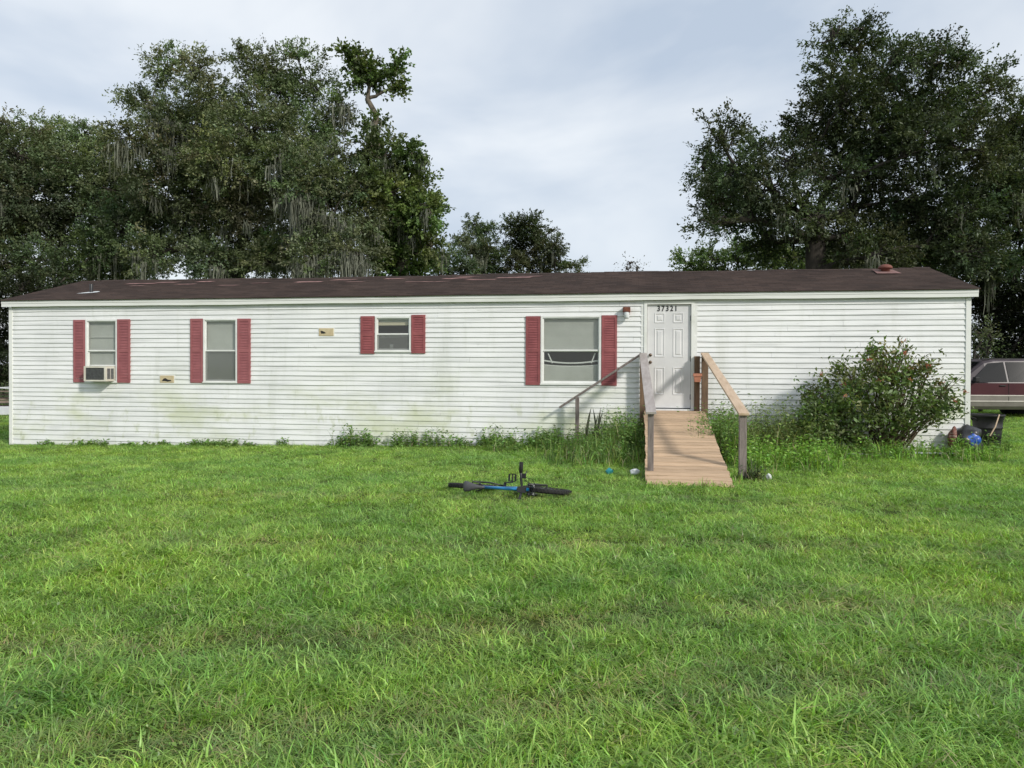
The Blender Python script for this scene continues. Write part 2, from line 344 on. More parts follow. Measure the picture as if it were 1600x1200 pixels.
# ------------------------------------------------------------------ the mobile home (local x along the wall, y into the home, z up)
home = empty('mobile_home', P0, -TH)
tag(home, 'long white mobile home with red shutters and a brown shingle roof', 'mobile home')
WIN = [(1.95, 2.75, 1.19, 2.61), (4.845, 5.655, 1.205, 2.61), (8.785, 9.575, 1.88, 2.63), (12.30, 13.52, 1.225, 2.615)]
DOOR = (14.36, 15.335, 0.70, 2.885)
OPEN = [(a+.015, b-.015, c+.015, d-.015) for a, b, c, d in WIN]+[(DOOR[0]+.02, DOOR[1]-.02, .40, DOOR[3]-.012)]
Z_EAVE_B, Z_EAVE_T, Z_RIDGE, YR = 2.905, 3.06, 3.765, HW/2
Z_SKIRT, PM, PS = .562, .1016, .114
ZB = -.45

def wall_shell():
    us = sorted({0.03, HL-.03}|{x for o in OPEN for x in o[:2]}); zs = sorted({.0, 3.0}|{x for o in OPEN for x in o[2:]})
    mb = MB()
    for a, b in zip(us, us[1:]):
        for c, d in zip(zs, zs[1:]):
            if any(o[0]-1e-6 <= a and b <= o[1]+1e-6 and o[2]-1e-6 <= c and d <= o[3]+1e-6 for o in OPEN): continue
            mb.box(a, b, .012, .11, c, d)
    mb.box(.03, .11, .115, HW-.03, 0, 3.0); mb.box(HL-.11, HL-.03, .115, HW-.03, 0, 3.0); mb.box(.115, HL-.115, HW-.11, HW-.012, 0, 3.0)
    mb.box(.115, HL-.115, .115, HW-.115, .55, .70); mb.box(.115, HL-.115, .115, HW-.115, 2.85, 2.95)
    mb.build('wall', M['interior'], home)
wall_shell()

def board_prof(z0, z1, zb, h):
    f = lambda z: -.022+.018*(z-zb)/h
    return [(f(z0), z0), (f(z1), z1)]
def siding_row(zb, h, lo, hi, spans, rnd):
    """one horizontal course; cut round the openings, butted in lengths of about 3.7 m"""
    z0, z1 = max(zb, lo), min(zb+h, hi)
    x = spans[0]+rnd.uniform(1.2, 3.7); seams = []
    while x < spans[1]-.8: seams.append(x); x += 3.7
    pts = [spans[0]]+seams+[spans[1]]
    for a, b in zip(pts, pts[1:]):
        cuts = sorted({a, b}|{x for o in OPEN for x in o[:2] if a < x < b}); runs = []
        dz, dy = rnd.uniform(-.0018, .0018), rnd.uniform(-.0016, .0016)
        for c, d in zip(cuts, cuts[1:]):
            rng = [(z0, z1)]
            for o in OPEN:
                if o[0] <= c+1e-6 and d <= o[1]+1e-6:
                    nr = []
                    for p, q in rng:
                        if o[2] > p: nr.append((p, min(q, o[2])))
                        if o[3] < q: nr.append((max(p, o[3]), q))
                    rng = [(p, q) for p, q in nr if q-p > .004]
            for p, q in rng:
                if runs and runs[-1][1] == c and runs[-1][2:] == [p, q]: runs[-1][1] = d
                else: runs.append([c, d, p, q])
        for c, d, p, q in runs:
            mb = MB(); n = max(1, int((d-c)/.45))
            for i in range(n+1):
                u = c+(d-c)*i/n; w = .0028*math.sin(u*1.7+zb*31)+.0016*math.sin(u*4.3+zb*57)
                (y0, _), (y1, _) = board_prof(p, q, zb, h)
                uu = u-.0025 if (i == n and d == b and b != spans[1]) else u
                zz0 = p+(dz+w*.7 if p == zb else 0); zz1 = q+.004
                mb.v += [(uu, .012, zz0), (uu, y0+dy+w, zz0-.001), (uu, y0+dy+w, zz0+.006), (uu, y1+dy*.3, zz1)]
            for i in range(n):
                t = i*4
                for k in range(3): mb.f.append((t+k, t+k+1, t+k+5, t+k+4)); mb.m.append(0)
            for t in (0, n*4): mb.f.append((t, t+1, t+2, t+3)); mb.m.append(0)
            mb.build('siding_board', M['siding'], home)
rs = random.Random(5)
for k in range(24): siding_row(Z_SKIRT+k*PM, PM, Z_SKIRT, Z_EAVE_B+.02, (.055, HL-.055), rs)
for k in range(1, 9): siding_row(Z_SKIRT-k*PS, PS, ZB, Z_SKIRT, (.055, HL-.055), rs)
for nm, x0, sgn in (('a', 0, -1), ('b', HL, 1)):
    for k in range(-8, 24):
        zb, h = (Z_SKIRT+k*PM, PM) if k >= 0 else (Z_SKIRT+k*PS, PS)
        mb = MB(); mb.add([(x0-sgn*.03, .05, zb), (x0+sgn*.017, .05, zb), (x0+sgn*.004, .05, zb+h), (x0-sgn*.03, .05, zb+h),
                           (x0-sgn*.03, HW-.05, zb), (x0+sgn*.017, HW-.05, zb), (x0+sgn*.004, HW-.05, zb+h), (x0-sgn*.03, HW-.05, zb+h)],
                          [(0,1,2,3),(4,7,6,5),(0,4,5,1),(1,5,6,2)]).build('siding_board', M['siding'], home)
mb = MB()
for k in range(-8, 24):
    zb, h = (Z_SKIRT+k*PM, PM) if k >= 0 else (Z_SKIRT+k*PS, PS)
    mb.add([(.05, HW+.017, zb), (HL-.05, HW+.017, zb), (HL-.05, HW+.004, zb+h), (.05, HW+.004, zb+h), (.05, HW-.005, zb), (HL-.05, HW-.005, zb)], [(0,1,2,3),(4,5,1,0)])
tag(mb.build('rear_siding', M['siding'], home), kind='stuff')
# corner posts, skirt top rail, gables
for x0, x1 in ((-.026, .066), (HL-.066, HL+.026)):
    MB().box(x0, x1, -.030, .06, ZB, Z_EAVE_B-.004).build('corner_trim', M['white_trim'], home, bevel=.006)
    MB().box(x0, x1, HW-.06, HW+.030, ZB, Z_EAVE_B-.004).build('corner_trim', M['white_trim'], home, bevel=.006)
for x0, x1 in ((-.004, .05), (HL-.05, HL+.004)):
    MB().prism([(.0, Z_EAVE_B), (HW, Z_EAVE_B), (YR, Z_RIDGE-.06)], x0, x1, 'x').build('gable', M['siding'], home)
# fascia in two steps, soffit
EX0, EX1 = -.145, HL+.115
for side in (0, 1):
    yf = (lambda y: y) if side == 0 else (lambda y: HW-y)
    b2 = lambda a, b: (min(yf(a), yf(b)), max(yf(a), yf(b)))
    f1 = MB(); n = 44
    for za, zb_, ya in ((Z_EAVE_B+.072, Z_EAVE_T-.012, -.112), (Z_EAVE_B, Z_EAVE_B+.070, -.104)):
        off = len(f1.v); q = random.Random(3)
        for i in range(n+1):
            u = EX0+(EX1-EX0)*i/n; w = q.uniform(-.0035, .0035); zw = .004*math.sin(u*.9)+q.uniform(-.003, .003)
            for y, z in ((ya+w, za+zw), (ya+w, zb_+zw), (-.07, zb_+zw), (-.07, za+zw)): f1.v.append((u, yf(y), z))
        for i in range(n):
            s = off+i*4
            for k in range(4): f1.f.append((s+k, s+(k+1) % 4, s+4+(k+1) % 4, s+4+k)); f1.m.append(0)
        for s in (off, off+n*4): f1.f.append((s, s+1, s+2, s+3)); f1.m.append(0)
    f1.build('fascia', M['white_trim'], home)
    y0, y1 = b2(-.072, .03)
    MB().box(EX0+.03, EX1-.03, y0, y1, Z_EAVE_B+.012, Z_EAVE_B+.03).build('soffit', M['white'], home)

# roof: stepped shingle courses front and back
def roof():
    mb = MB(); nc = 19; run = YR+.125; X0, X1 = EX0-.02, EX1+.02; q = random.Random(8)
    zE = Z_EAVE_T-.012; sl = (Z_RIDGE-zE)/run; n = 60
    for side in (0, 1):
        yy = (lambda v: v) if side == 0 else (lambda v: HW-v)
        for k in range(nc):
            d0, d1 = run*k/nc, run*(k+1)/nc
            off = len(mb.v)
            for i in range(n+1):
                u = X0+(X1-X0)*i/n; j = q.uniform(-.004, .004); wv = .012*math.sin(u*.55+1)+.006*math.sin(u*1.9)
                for (d, h) in ((d0-.02, -.002), (d0-.02+j, .013+j*.5), (d1+.02, .003)):
                    mb.v.append((u, yy(-.125+d), zE+d*sl+h+wv*(.35+.65*d/run)))
            for i in range(n):
                s = off+i*3
                for m in range(2): mb.f.append((s+m, s+m+1, s+m+4, s+m+3)); mb.m.append(0)
        # underside
        mb.add([(X0, yy(-.125), zE-.02), (X1, yy(-.125), zE-.02), (X1, yy(YR-.125+.125), Z_RIDGE-.06), (X0, yy(YR), Z_RIDGE-.06)], [(0,1,2,3)])
    for x in (X0, X1):
        mb.add([(x, -.125, zE-.02), (x, YR, Z_RIDGE-.06), (x, HW+.125, zE-.02), (x, HW+.125, zE+.006), (x, YR, Z_RIDGE+.006), (x, -.125, zE+.006)], [(0,1,4,5),(1,2,3,4)])
    r = mb.build('roof', M['roof'], home)
    cap = MB()
    for i in range(68):
        u = X0+(X1-X0)*i/68; u1 = u+(X1-X0)/68+.03; wv = .012*math.sin(u*.55+1)+.006*math.sin(u*1.9); z = Z_RIDGE+.012+wv+q.uniform(-.003, .003)
        cap.add([(u, YR-.13, z-.034), (u, YR, z+.006), (u, YR+.13, z-.034), (u1, YR-.13, z-.038), (u1, YR, z+.002), (u1, YR+.13, z-.038)], [(0,1,4,3),(1,2,5,4)])
    tag(cap.build('ridge_cap', M['roof'], r), kind='stuff')
    # tabs torn away, pinkish base showing
    for (u0, w, k, hgt) in [(1.55,.8,14,1),(2.3,.55,15.2,1),(3.0,.5,13,.7),(3.35,.45,15.5,.8),(4.3,.5,11,.6),(1.9,.35,12,.6),(6.05,.7,14,1),(6.9,.6,15.5,.8),(7.4,.4,13.1,.6),
                            (8.2,.5,15.8,.8),(8.9,1.0,12.2,.5),(9.7,.9,14.6,1),(10.0,.6,15.8,.7),(10.3,.7,12.8,.5),(11.0,.8,13.9,1),(11.5,.5,15.2,.7),(5.0,.45,13.4,.5)]:
        tab = MB(); d0 = run*k/nc; d1 = d0+.13*hgt; wv = .012*math.sin(u0*.55+1)+.006*math.sin(u0*1.9)
        poly = []
        m = 5
        for i in range(m+1): poly.append((u0+w*i/m+q.uniform(-.03, .03), d0+q.uniform(-.02, .02)))
        for i in range(m, -1, -1): poly.append((u0+w*i/m+.1+q.uniform(-.03, .03), d1+q.uniform(-.02, .02)))
        tab.add([(a, -.125+d, zE+d*sl+.017+wv*(.35+.65*d/run)) for a, d in poly], [tuple(range(len(poly)))])
        tab.build('worn_shingle_patch', M['roofpatch'], r)
    zr = lambda y: zE+(y+.125)*sl
    # mushroom vent near the right end, plumbing stack with light flashing near the left end
    y = 1.95; u = 19.42
    MB().lathe([(.0,.16),(.06,.156),(.11,.137),(.138,.102),(.142,.075),(.115,.06),(.085,.055),(.085,-.06),(.0,-.06)], 22, (u, y, zr(y))).build('roof_vent', M['roofrust'], r, smooth=True)
    MB().add([(u-.25,y-.3,zr(y-.3)+.02),(u+.22,y-.33,zr(y-.33)+.02),(u+.2,y+.18,zr(y+.18)+.02),(u-.2,y+.2,zr(y+.2)+.02)], [(0,1,2,3)]).build('vent_flashing', M['roofpatch'], r)
    y = .72; u = 1.50
    pv = MB().lathe([(.0,.21),(.035,.21),(.038,.20),(.038,-.05)], 14, (u, y, zr(y))).build('vent_pipe', M['blackmetal'], r, smooth=True)
    q2 = MB(); pol = [(-.24,-.19),(-.05,-.15),(.13,-.10),(.22,.02),(.1,.1),(-.03,.06),(-.14,-.05)]
    q2.add([(u+a, y+b, zr(y+b)+.024) for a, b in pol], [tuple(range(len(pol)))]).build('vent_flashing', M['litter'], r)
roof()

# ------------------------------------------------------------------ windows and shutters
def window(i, u0, u1, z0, z1, rail, lower_screen, blind=True):
    w = empty('window', (0, 0, 0)); w.parent = home
    fw = .042; yo = -.034
    fr = MB()
    fr.box(u0, u0+fw, yo, .05, z0, z1).box(u1-fw, u1, yo, .05, z0, z1).box(u0+fw, u1-fw, yo, .05, z1-fw, z1).box(u0+fw, u1-fw, yo, .05, z0, z0+fw)
    fr.build('frame', M['white'], w, bevel=.004)
    MB().box(u0-.008, u1+.008, yo-.014, yo-.002, z0-.006, z0+.022).build('sill', M['white'], w)
    a, b = u0+fw, u1-fw; zl, zh = z0+fw, z1-fw
    s = .022
    up = MB(); up.box(a, b, -.008, .016, zh-s, zh).box(a, b, -.008, .016, rail-.012, rail+.018).box(a, a+s, -.008, .016, rail+.018, zh-s).box(b-s, b, -.008, .016, rail+.018, zh-s)
    up.build('sash', M['white'], w)
    lo = MB(); lo.box(a, b, .018, .040, rail-.03, rail-.004).box(a, b, .018, .040, zl, zl+s+.01).box(a, a+s, .018, .040, zl+s+.01, rail-.03).box(b-s, b, .018, .040, zl+s+.01, rail-.03)
    lo.build('sash', M['white'], w)
    for y, c, d in ((.004, rail+.018, zh-s), (.029, zl+s+.01, rail-.03)):
        MB().add([(a+s-.004, y, c-.004), (b-s+.004, y, c-.004), (b-s+.004, y, d+.004), (a+s-.004, y, d+.004)], [(0,1,2,3)]).build('pane', M['glass'], w, recalc=False)
    if lower_screen:
        MB().add([(a, -.004, zl), (b, -.004, zl), (b, -.004, rail-.012), (a, -.004, rail-.012)], [(0,1,2,3)]).build('insect_screen', M['screen'], w, recalc=False)
    return w, a, b, zl, zh
def blind(w, a, b, z0, z1, tilt=.72, sag=0):
    mb = MB(); z = z1; q = random.Random(int(a*100))
    while z > z0:
        h = .0125*math.cos(tilt)+.004; d = .0125*math.sin(tilt); n = 6; off = len(mb.v); jz = q.uniform(-.0015, .0015)
        for i in range(n+1):
            t = i/n; sg = -sag*4*t*(1-t)
            mb.v += [(a+(b-a)*t, .062-d+.004*math.sin(z*9), z-h+sg+jz), (a+(b-a)*t, .062+d+.004*math.sin(z*9), z+h+sg+jz)]
        for i in range(n): s_ = off+2*i; mb.f.append((s_, s_+2, s_+3, s_+1)); mb.m.append(0)
        z -= .0225
    tag(mb.build('blind', M['blind'], w), kind='stuff')
w, a, b, zl, zh = window(0, *WIN[0], 1.905, False); blind(w, a, b, 1.55, zh, .35); MB().box(a, b, .041, .05, 2.20, 2.215).build('blind_rail', M['blind'], w)
w, a, b, zl, zh = window(1, *WIN[1], 1.905, True); blind(w, a, b, zl+.03, zh, .35)
w, a, b, zl, zh = window(2, *WIN[2], 2.255, True)
MB().box(a, b, .06, .075, 2.44, 2.515).build('valance', M['cream'], w, bevel=.01)
MB().box(a+.02, b-.02, .06, .07, 2.515, zh).build('valance', M['blind'], w)
MB().add([(a+.04,.07,2.215),(b-.03,.07,2.225),(b-.03,.07,2.20),(b-.25,.07,2.188),(a+.25,.07,2.18),(a+.04,.07,2.17)], [(0,1,2,3,4,5)]).build('curtain_hem', M['blind'], w)
MB().lathe([(.0,0),(.035,0),(.042,.09),(.0,.09)], 14, (a+.28, .10, zl+.03)).build('cup', M['litter'], w, smooth=True)
MB().box(a+.02, b-.02, .075, .20, zl-.02, zl+.03).build('inner_sill', M['white'], w)
w, a, b, zl, zh = window(3, *WIN[3], 1.915, False)
blind(w, a, b, 1.93, zh, .5); blind(w, a, b, zl+.02, 1.62, .5, .03)
MB().bar((a+.10,.055,1.86),(a+.19,.055,1.66),.022,.006,(0,1,0)).build('blind_bracket', M['white'], w)
MB().bar((b-.08,.055,1.86),(b-.16,.055,1.66),.022,.006,(0,1,0)).build('blind_bracket', M['white'], w)
mb = MB()
for i in range(12):
    t0, t1 = i/12, (i+1)/12; f = lambda t: 1.70-.055*4*t*(1-t)*1.0
    mb.add([(a+(b-a)*t0,.058,f(t0)),(a+(b-a)*t1,.058,f(t1)),(a+(b-a)*t1,.058,f(t1)+.03),(a+(b-a)*t0,.058,f(t0)+.03)], [(0,1,2,3)])
mb.build('blind_rail', M['white'], w)

def shutter(u0, u1, z0, z1, m, dz=0):
    s = MB(); z0 += dz; z1 += dz; y = -.030; st = .045; mid = z0+(z1-z0)*.5
    s.box(u0, u1, y+.006, -.002, z0, z1)
    s.box(u0, u0+st, y-.012, y+.006, z0, z1).box(u1-st, u1, y-.012, y+.006, z0, z1)
    for c, d in ((z0, z0+.055), (mid-.03, mid+.03), (z1-.055, z1)): s.box(u0+st, u1-st, y-.012, y+.006, c, d)
    o = s.build('shutter', m, home)
    lv = MB(); q = random.Random(int(u0*50))
    for c, d in ((z0+.055, mid-.03), (mid+.03, z1-.055)):
        n = int((d-c)/.034)
        for i in range(n):
            z = c+(d-c)*(i+.5)/n
            lv.add([(u0+st, y-.010, z-.015), (u1-st, y-.010, z-.015), (u1-st, y+.004, z+.014), (u0+st, y+.004, z+.014), (u0+st, y+.005, z-.015), (u1-st, y+.005, z-.015)], [(0,1,2,3),(0,4,5,1)])
    tag(lv.build('louvres', m, o), kind='stuff')
for (a, b, z0, z1, k) in [(1.652,1.945,1.19,2.60,1),(2.755,3.07,1.19,2.607,1),(4.545,4.838,1.203,2.608,1),(5.662,5.965,1.197,2.602,1),(8.472,8.776,1.845,2.635,0),(9.582,9.882,1.853,2.655,0),(11.995,12.292,1.212,2.608,0),(13.527,13.832,1.212,2.616,0)]:
    shutter(a, b, z0, z1, M['shutter2'] if k else M['shutter'])

# ------------------------------------------------------------------ door, number, light, wall vents
door = empty('door', (0, 0, 0)); door.parent = home
a, b, c, d = DOOR; f = .062
MB().box(a, a+f, -.036, .09, .70, d).box(b-f, b, -.036, .09, .70, d).box(a+f, b-f, -.036, .09, d-f, d).build('frame', M['white_trim'], door, bevel=.004)
MB().box(a-.055, a-.003, -.022, .01, .56, d).build('trim', M['white'], door); MB().box(b+.003, b+.055, -.022, .01, .56, d).build('trim', M['white'], door)
MB().box(a+.01, b-.01, -.075, .085, .715, .762).build('threshold', M['litter'], door, bevel=.004)
MB().box(a+.012, b-.012, -.04, .085, .56, .712).build('sill', M['dark'], door)
DX0, DX1, DZ0, DZ1 = a+f+.006, b-f-.006, .782, d-f-.008
MB().box(DX0, DX1, .012, .055, DZ0, DZ1).build('slab', M['door_white'], door)
def dpanel(u0, u1, z0, z1):
    mb = MB(); w_ = .030
    ring = lambda i, y: [(u0+i, y, z0+i), (u1-i, y, z0+i), (u1-i, y, z1-i), (u0+i, y, z1-i)]
    lv = [ring(0, .0125), ring(.006, .003), ring(.014, .003), ring(.030, .0115), ring(.048, .0115), ring(.062, .002)]
    vv = [p for r_ in lv for p in r_]; ff = []
    for k in range(len(lv)-1):
        for i in range(4): ff.append((k*4+i, k*4+(i+1) % 4, k*4+4+(i+1) % 4, k*4+4+i))
    e = (len(lv)-1)*4; ff.append((e, e+1, e+2, e+3)); mb.add(vv, ff).build('panel', M['door_white'], door)
for u0, u1 in ((14.565, 14.767), (14.925, 15.127)):
    dpanel(u0, u1, 2.457, 2.655); dpanel(u0, u1, 1.783, 2.353); dpanel(u0, u1, 1.037, 1.586)
for z in (1.826, 1.682):
    k = MB(); k.lathe([(.0,.065),(.022,.062),(.029,.045),(.024,.028),(.012,.02),(.012,.008),(.032,.006),(.032,.0)], 16)
    k.build('knob', M['knob'], door, smooth=True, xf=Matrix.Translation((14.49, .012, z)) @ Matrix.Rotation(math.pi/2, 4, 'X'))
for z in (2.55, 1.75, 1.0): MB().box(DX1-.012, DX1+.005, .004, .02, z-.05, z+.05).build('hinge', M['galv'], door)
fc = bpy.data.curves.new('number', 'FONT'); fc.body = '37321'; fc.size = .150; fc.extrude = .003; fc.space_character = 1.32; fc.align_x = 'CENTER'; fc.offset = .003
to = bpy.data.objects.new('house_number', fc); COL.objects.link(to)
bpy.context.view_layer.update(); me = bpy.data.meshes.new_from_object(to.evaluated_get(bpy.context.evaluated_depsgraph_get())); bpy.data.objects.remove(to)
me.transform(Matrix.Translation((14.813, .007, 2.694)) @ Matrix.Rotation(math.pi/2, 4, 'X') @ Matrix.Diagonal((.84, 1, 1, 1))); me.materials.clear(); me.materials.append(M['black'])
no = bpy.data.objects.new('house_number', me); COL.objects.link(no); no.parent = door

lt = empty('porch_light', (0, 0, 0)); lt.parent = home
MB().box(13.955, 14.085, -.055, -.014, 2.62, 2.775).build('back_plate', M['rust'], lt, bevel=.01)
MB().box(13.945, 14.095, -.155, -.055, 2.665, 2.770).build('lamp_housing', M['rust'], lt, bevel=.015)
MB().lathe([(.0,-.13),(.035,-.128),(.052,-.10),(.058,-.03),(.055,.0)], 18, (14.02, -.105, 2.668)).build('lamp_globe', M['litter'], lt, smooth=True)
for (u0, u1, z0, z1, hole) in ((3.80, 4.14, 1.195, 1.355, 1), (7.535, 7.865, 2.222, 2.385, 0)):
    v = MB().box(u0, u1, -.030, -.004, z0, z1).build('wall_vent', M['ventcap'], home, bevel=.006)
    MB().box(u0-.02, u1+.02, -.020, -.004, z0-.018, z1+.018).build('vent_frame', M['white'], v)
    hp_ = MB(); uc = u0+(.17 if hole else .11); zc = (z0+z1)/2-(.01 if hole else 0)
    pl = [(-.12,-.035),(-.05,-.03),(.02,-.045),(.11,-.03),(.10,-.005),(.03,.0),(-.03,.035),(-.08,.02)] if hole else [(-.06,-.03),(.0,-.035),(.05,-.025),(.03,.0),(-.02,.02),(-.07,.03)]
    hp_.add([(uc+x, -.0325, zc+y) for x, y in pl], [tuple(range(len(pl)))]).build('broken_hole', M['dark'], v)

# ------------------------------------------------------------------ window air conditioner
ac = empty('air_conditioner', hp(2.40, 0, 1.222), -TH); tag(ac, 'boxy off-white air conditioner sticking out of a window beside red shutters', 'air conditioner')
W2, D, H = .27, -.30, .335
c = MB(); c.box(-W2, W2, D, .12, 0, .012).box(-W2, W2, D, .12, H-.014, H).box(-W2, -W2+.012, D, .12, .012, H-.014).box(W2-.012, W2, D, .12, .012, H-.014)
c.box(-W2+.012, -W2+.04, D, D+.014, .012, H-.014).box(W2-.04, W2-.012, D, D+.014, .012, H-.014).box(-W2+.04, W2-.04, D, D+.014, .012, .032).box(-W2+.04, W2-.04, D, D+.014, H-.036, H-.014)
c.build('casing', M['acwhite'], ac)
MB().box(-W2+.02, W2-.02, D+.03, .08, .02, H-.02).build('condenser', M['galv'], ac)
g_ = MB()
for i in range(26): x = -W2+.045+(2*W2-.09)*i/25; g_.box(x-.002, x+.002, D+.016, D+.03, .032, H-.036)
for i in range(7): z = .05+.035*i; g_.box(-W2+.04, W2-.04, D+.010, D+.015, z-.002, z+.002)
tag(g_.build('grille', M['galv'], ac), kind='stuff')
for k in range(2): MB().box(W2-.001, W2+.003, D+.05+.115*k, D+.145+.115*k, .05, H-.05).build('side_louvre', M['galv'], ac)
MB().box(-.355, .355, .0, .030, H+.006, H+.03).build('mounting_rail', M['white'], ac)
MB().box(W2+.004, .355, .012, .03, 0, H+.004).build('side_curtain', M['white'], ac); MB().box(-.355, -W2-.004, .012, .03, 0, H+.004).build('side_curtain', M['white'], ac)

# ------------------------------------------------------------------ ramp (same local axes as the home; y runs towards the door)
ramp = empty('wooden_ramp', hp(14.95, 0, 0), -TH); tag(ramp, 'tan plank ramp with board handrails leading up to the white front door', 'ramp')
RW0, RW1, RV, RZ = -.58, .555, 4.95, .735
gb = G(*hp(14.95, RV).xy)
def rz_(v): return RZ if v < .55 else RZ+(gb+.028-RZ)*(v-.55)/(RV-.55)
q = random.Random(2); bw = .162; v = .05; sl = (gb+.028-RZ)/(RV-.55)
while v < RV-.02:
    a_ = v; b_ = min(v+bw-.020, RV); za, zb_ = rz_(a_), rz_(b_); j0, j1 = q.uniform(-.012, .012), q.uniform(-.012, .012); th = .028; jz = q.uniform(-.003, .003)
    skew = q.uniform(-.006, .006)
    MB().add([(RW0+j0,-a_,za-th+jz),(RW1+j1,-a_+skew,za-th+jz),(RW1+j1,-b_+skew,zb_-th+jz),(RW0+j0,-b_,zb_-th+jz),(RW0+j0,-a_,za+jz),(RW1+j1,-a_+skew,za+jz),(RW1+j1,-b_+skew,zb_+jz),(RW0+j0,-b_,zb_+jz)],
             [(0,3,2,1),(4,5,6,7),(0,1,5,4),(1,2,6,5),(2,3,7,6),(3,0,4,7)]).build('deck_plank', M['deck'], ramp)
    v += bw
for x in (RW0+.05, -.01, RW1-.05):
    MB().prism([(-.05, rz_(0)-.031), (-.55, rz_(.55)-.031), (-RV+.02, rz_(RV)-.031), (-RV+.02, rz_(RV)-.10), (-.55, rz_(.55)-.18), (-.05, rz_(0)-.18)], x-.019, x+.019, 'x').build('stringer', M['deck_side'], ramp)
for x in (RW0+.05, RW1-.05):
    for v in (.3, 2.3): MB().box(x-.045, x+.045, -v-.045, -v+.045, -.15, rz_(v)-.19).build('support_post', M['wood_brown'], ramp)
def rail(side):
    # far end, near end (u offset, v, top z)
    if side < 0: A, B, m = (-.605, .17, 1.835), (-.515, 4.32, .965), M['wood_mauve']
    else: A, B, m = (.572, .20, 1.84), (.765, 4.14, .955), M['wood_tan']
    A3, B3 = Vector((A[0], -A[1], A[2])), Vector((B[0], -B[1], B[2])); d = (B3-A3).normalized()
    MB().bar(A3-d*.06, B3+d*.10, .145, .036).build('handrail', m, ramp, bevel=.004)
    wd = .10 if side > 0 else .085
    g = G(*hp(14.95+B[0], B[1]).xy)
    n = MB(); n.box(B[0]-wd/2, B[0]+wd/2, -B[1]-wd/2, -B[1]+wd/2, g-.15, B[2]-.015); n.build('post', M['wood_grey'], ramp, bevel=.006)
    g = G(*hp(14.95+A[0], A[1]).xy); wd = .12
    MB().box(A[0]-wd/2, A[0]+wd/2, -A[1]-wd/2, -A[1]+wd/2, g-.1, A[2]-.03).build('post', M['wood_brown'], ramp, bevel=.006)
rail(-1); rail(1)
# second, older post tight to the wall right of the door, and the pot fixed on it
pp = hp(15.385, .09)
po = MB().box(-.05, .05, -.05, .05, G(*pp.xy)-.1, 1.80).build('old_post', M['wood_brown']); po.location = (pp.x, pp.y, 0); po.rotation_euler.z = -TH
tag(po, 'short brown post close to the wall right of the front door', 'post')
pot = empty('terracotta_pot', (pp+VX*.105)+Vector((0,0,1.30)), -TH); tag(pot, 'small square terracotta pot fixed on a brown post beside the front door', 'pot')
MB().add([(-.055,-.05,0),(.055,-.05,0),(.055,.055,0),(-.055,.055,0),(-.068,-.062,.12),(.068,-.062,.12),(.068,.055,.12),(-.068,.055,.12)], [(0,3,2,1),(0,1,5,4),(1,2,6,5),(2,3,7,6),(3,0,4,7)]).build('body', M['terracotta'], pot)
MB().box(-.082,.082,-.076,-.060,.11,.165).box(-.082,.082,.045,.055,.11,.165).box(-.082,-.066,-.060,.045,.11,.165).box(.066,.082,-.060,.045,.11,.165).build('rim', M['terracotta'], pot)
MB().box(-.064,.064,-.058,.044,.10,.135).build('soil', M['bark'], pot)
# old slanting handrail left of the door
oh = empty('old_handrail', hp(13.07, .30), -TH); tag(oh, 'thin grey slanting handrail on a single post left of the ramp', 'handrail')
o3 = lambda u, v, z: (u-13.07, -(v-.30), z)
MB().bar(o3(12.715, .30, .775), o3(14.31, .22, 1.84), .06, .042).build('rail', M['wood_grey'], oh, bevel=.006)
g = G(*hp(13.07, .30).xy)
MB().box(-.037, .037, -.037, .037, g-.1, .985).build('post', M['wood_grey'], oh, bevel=.006)
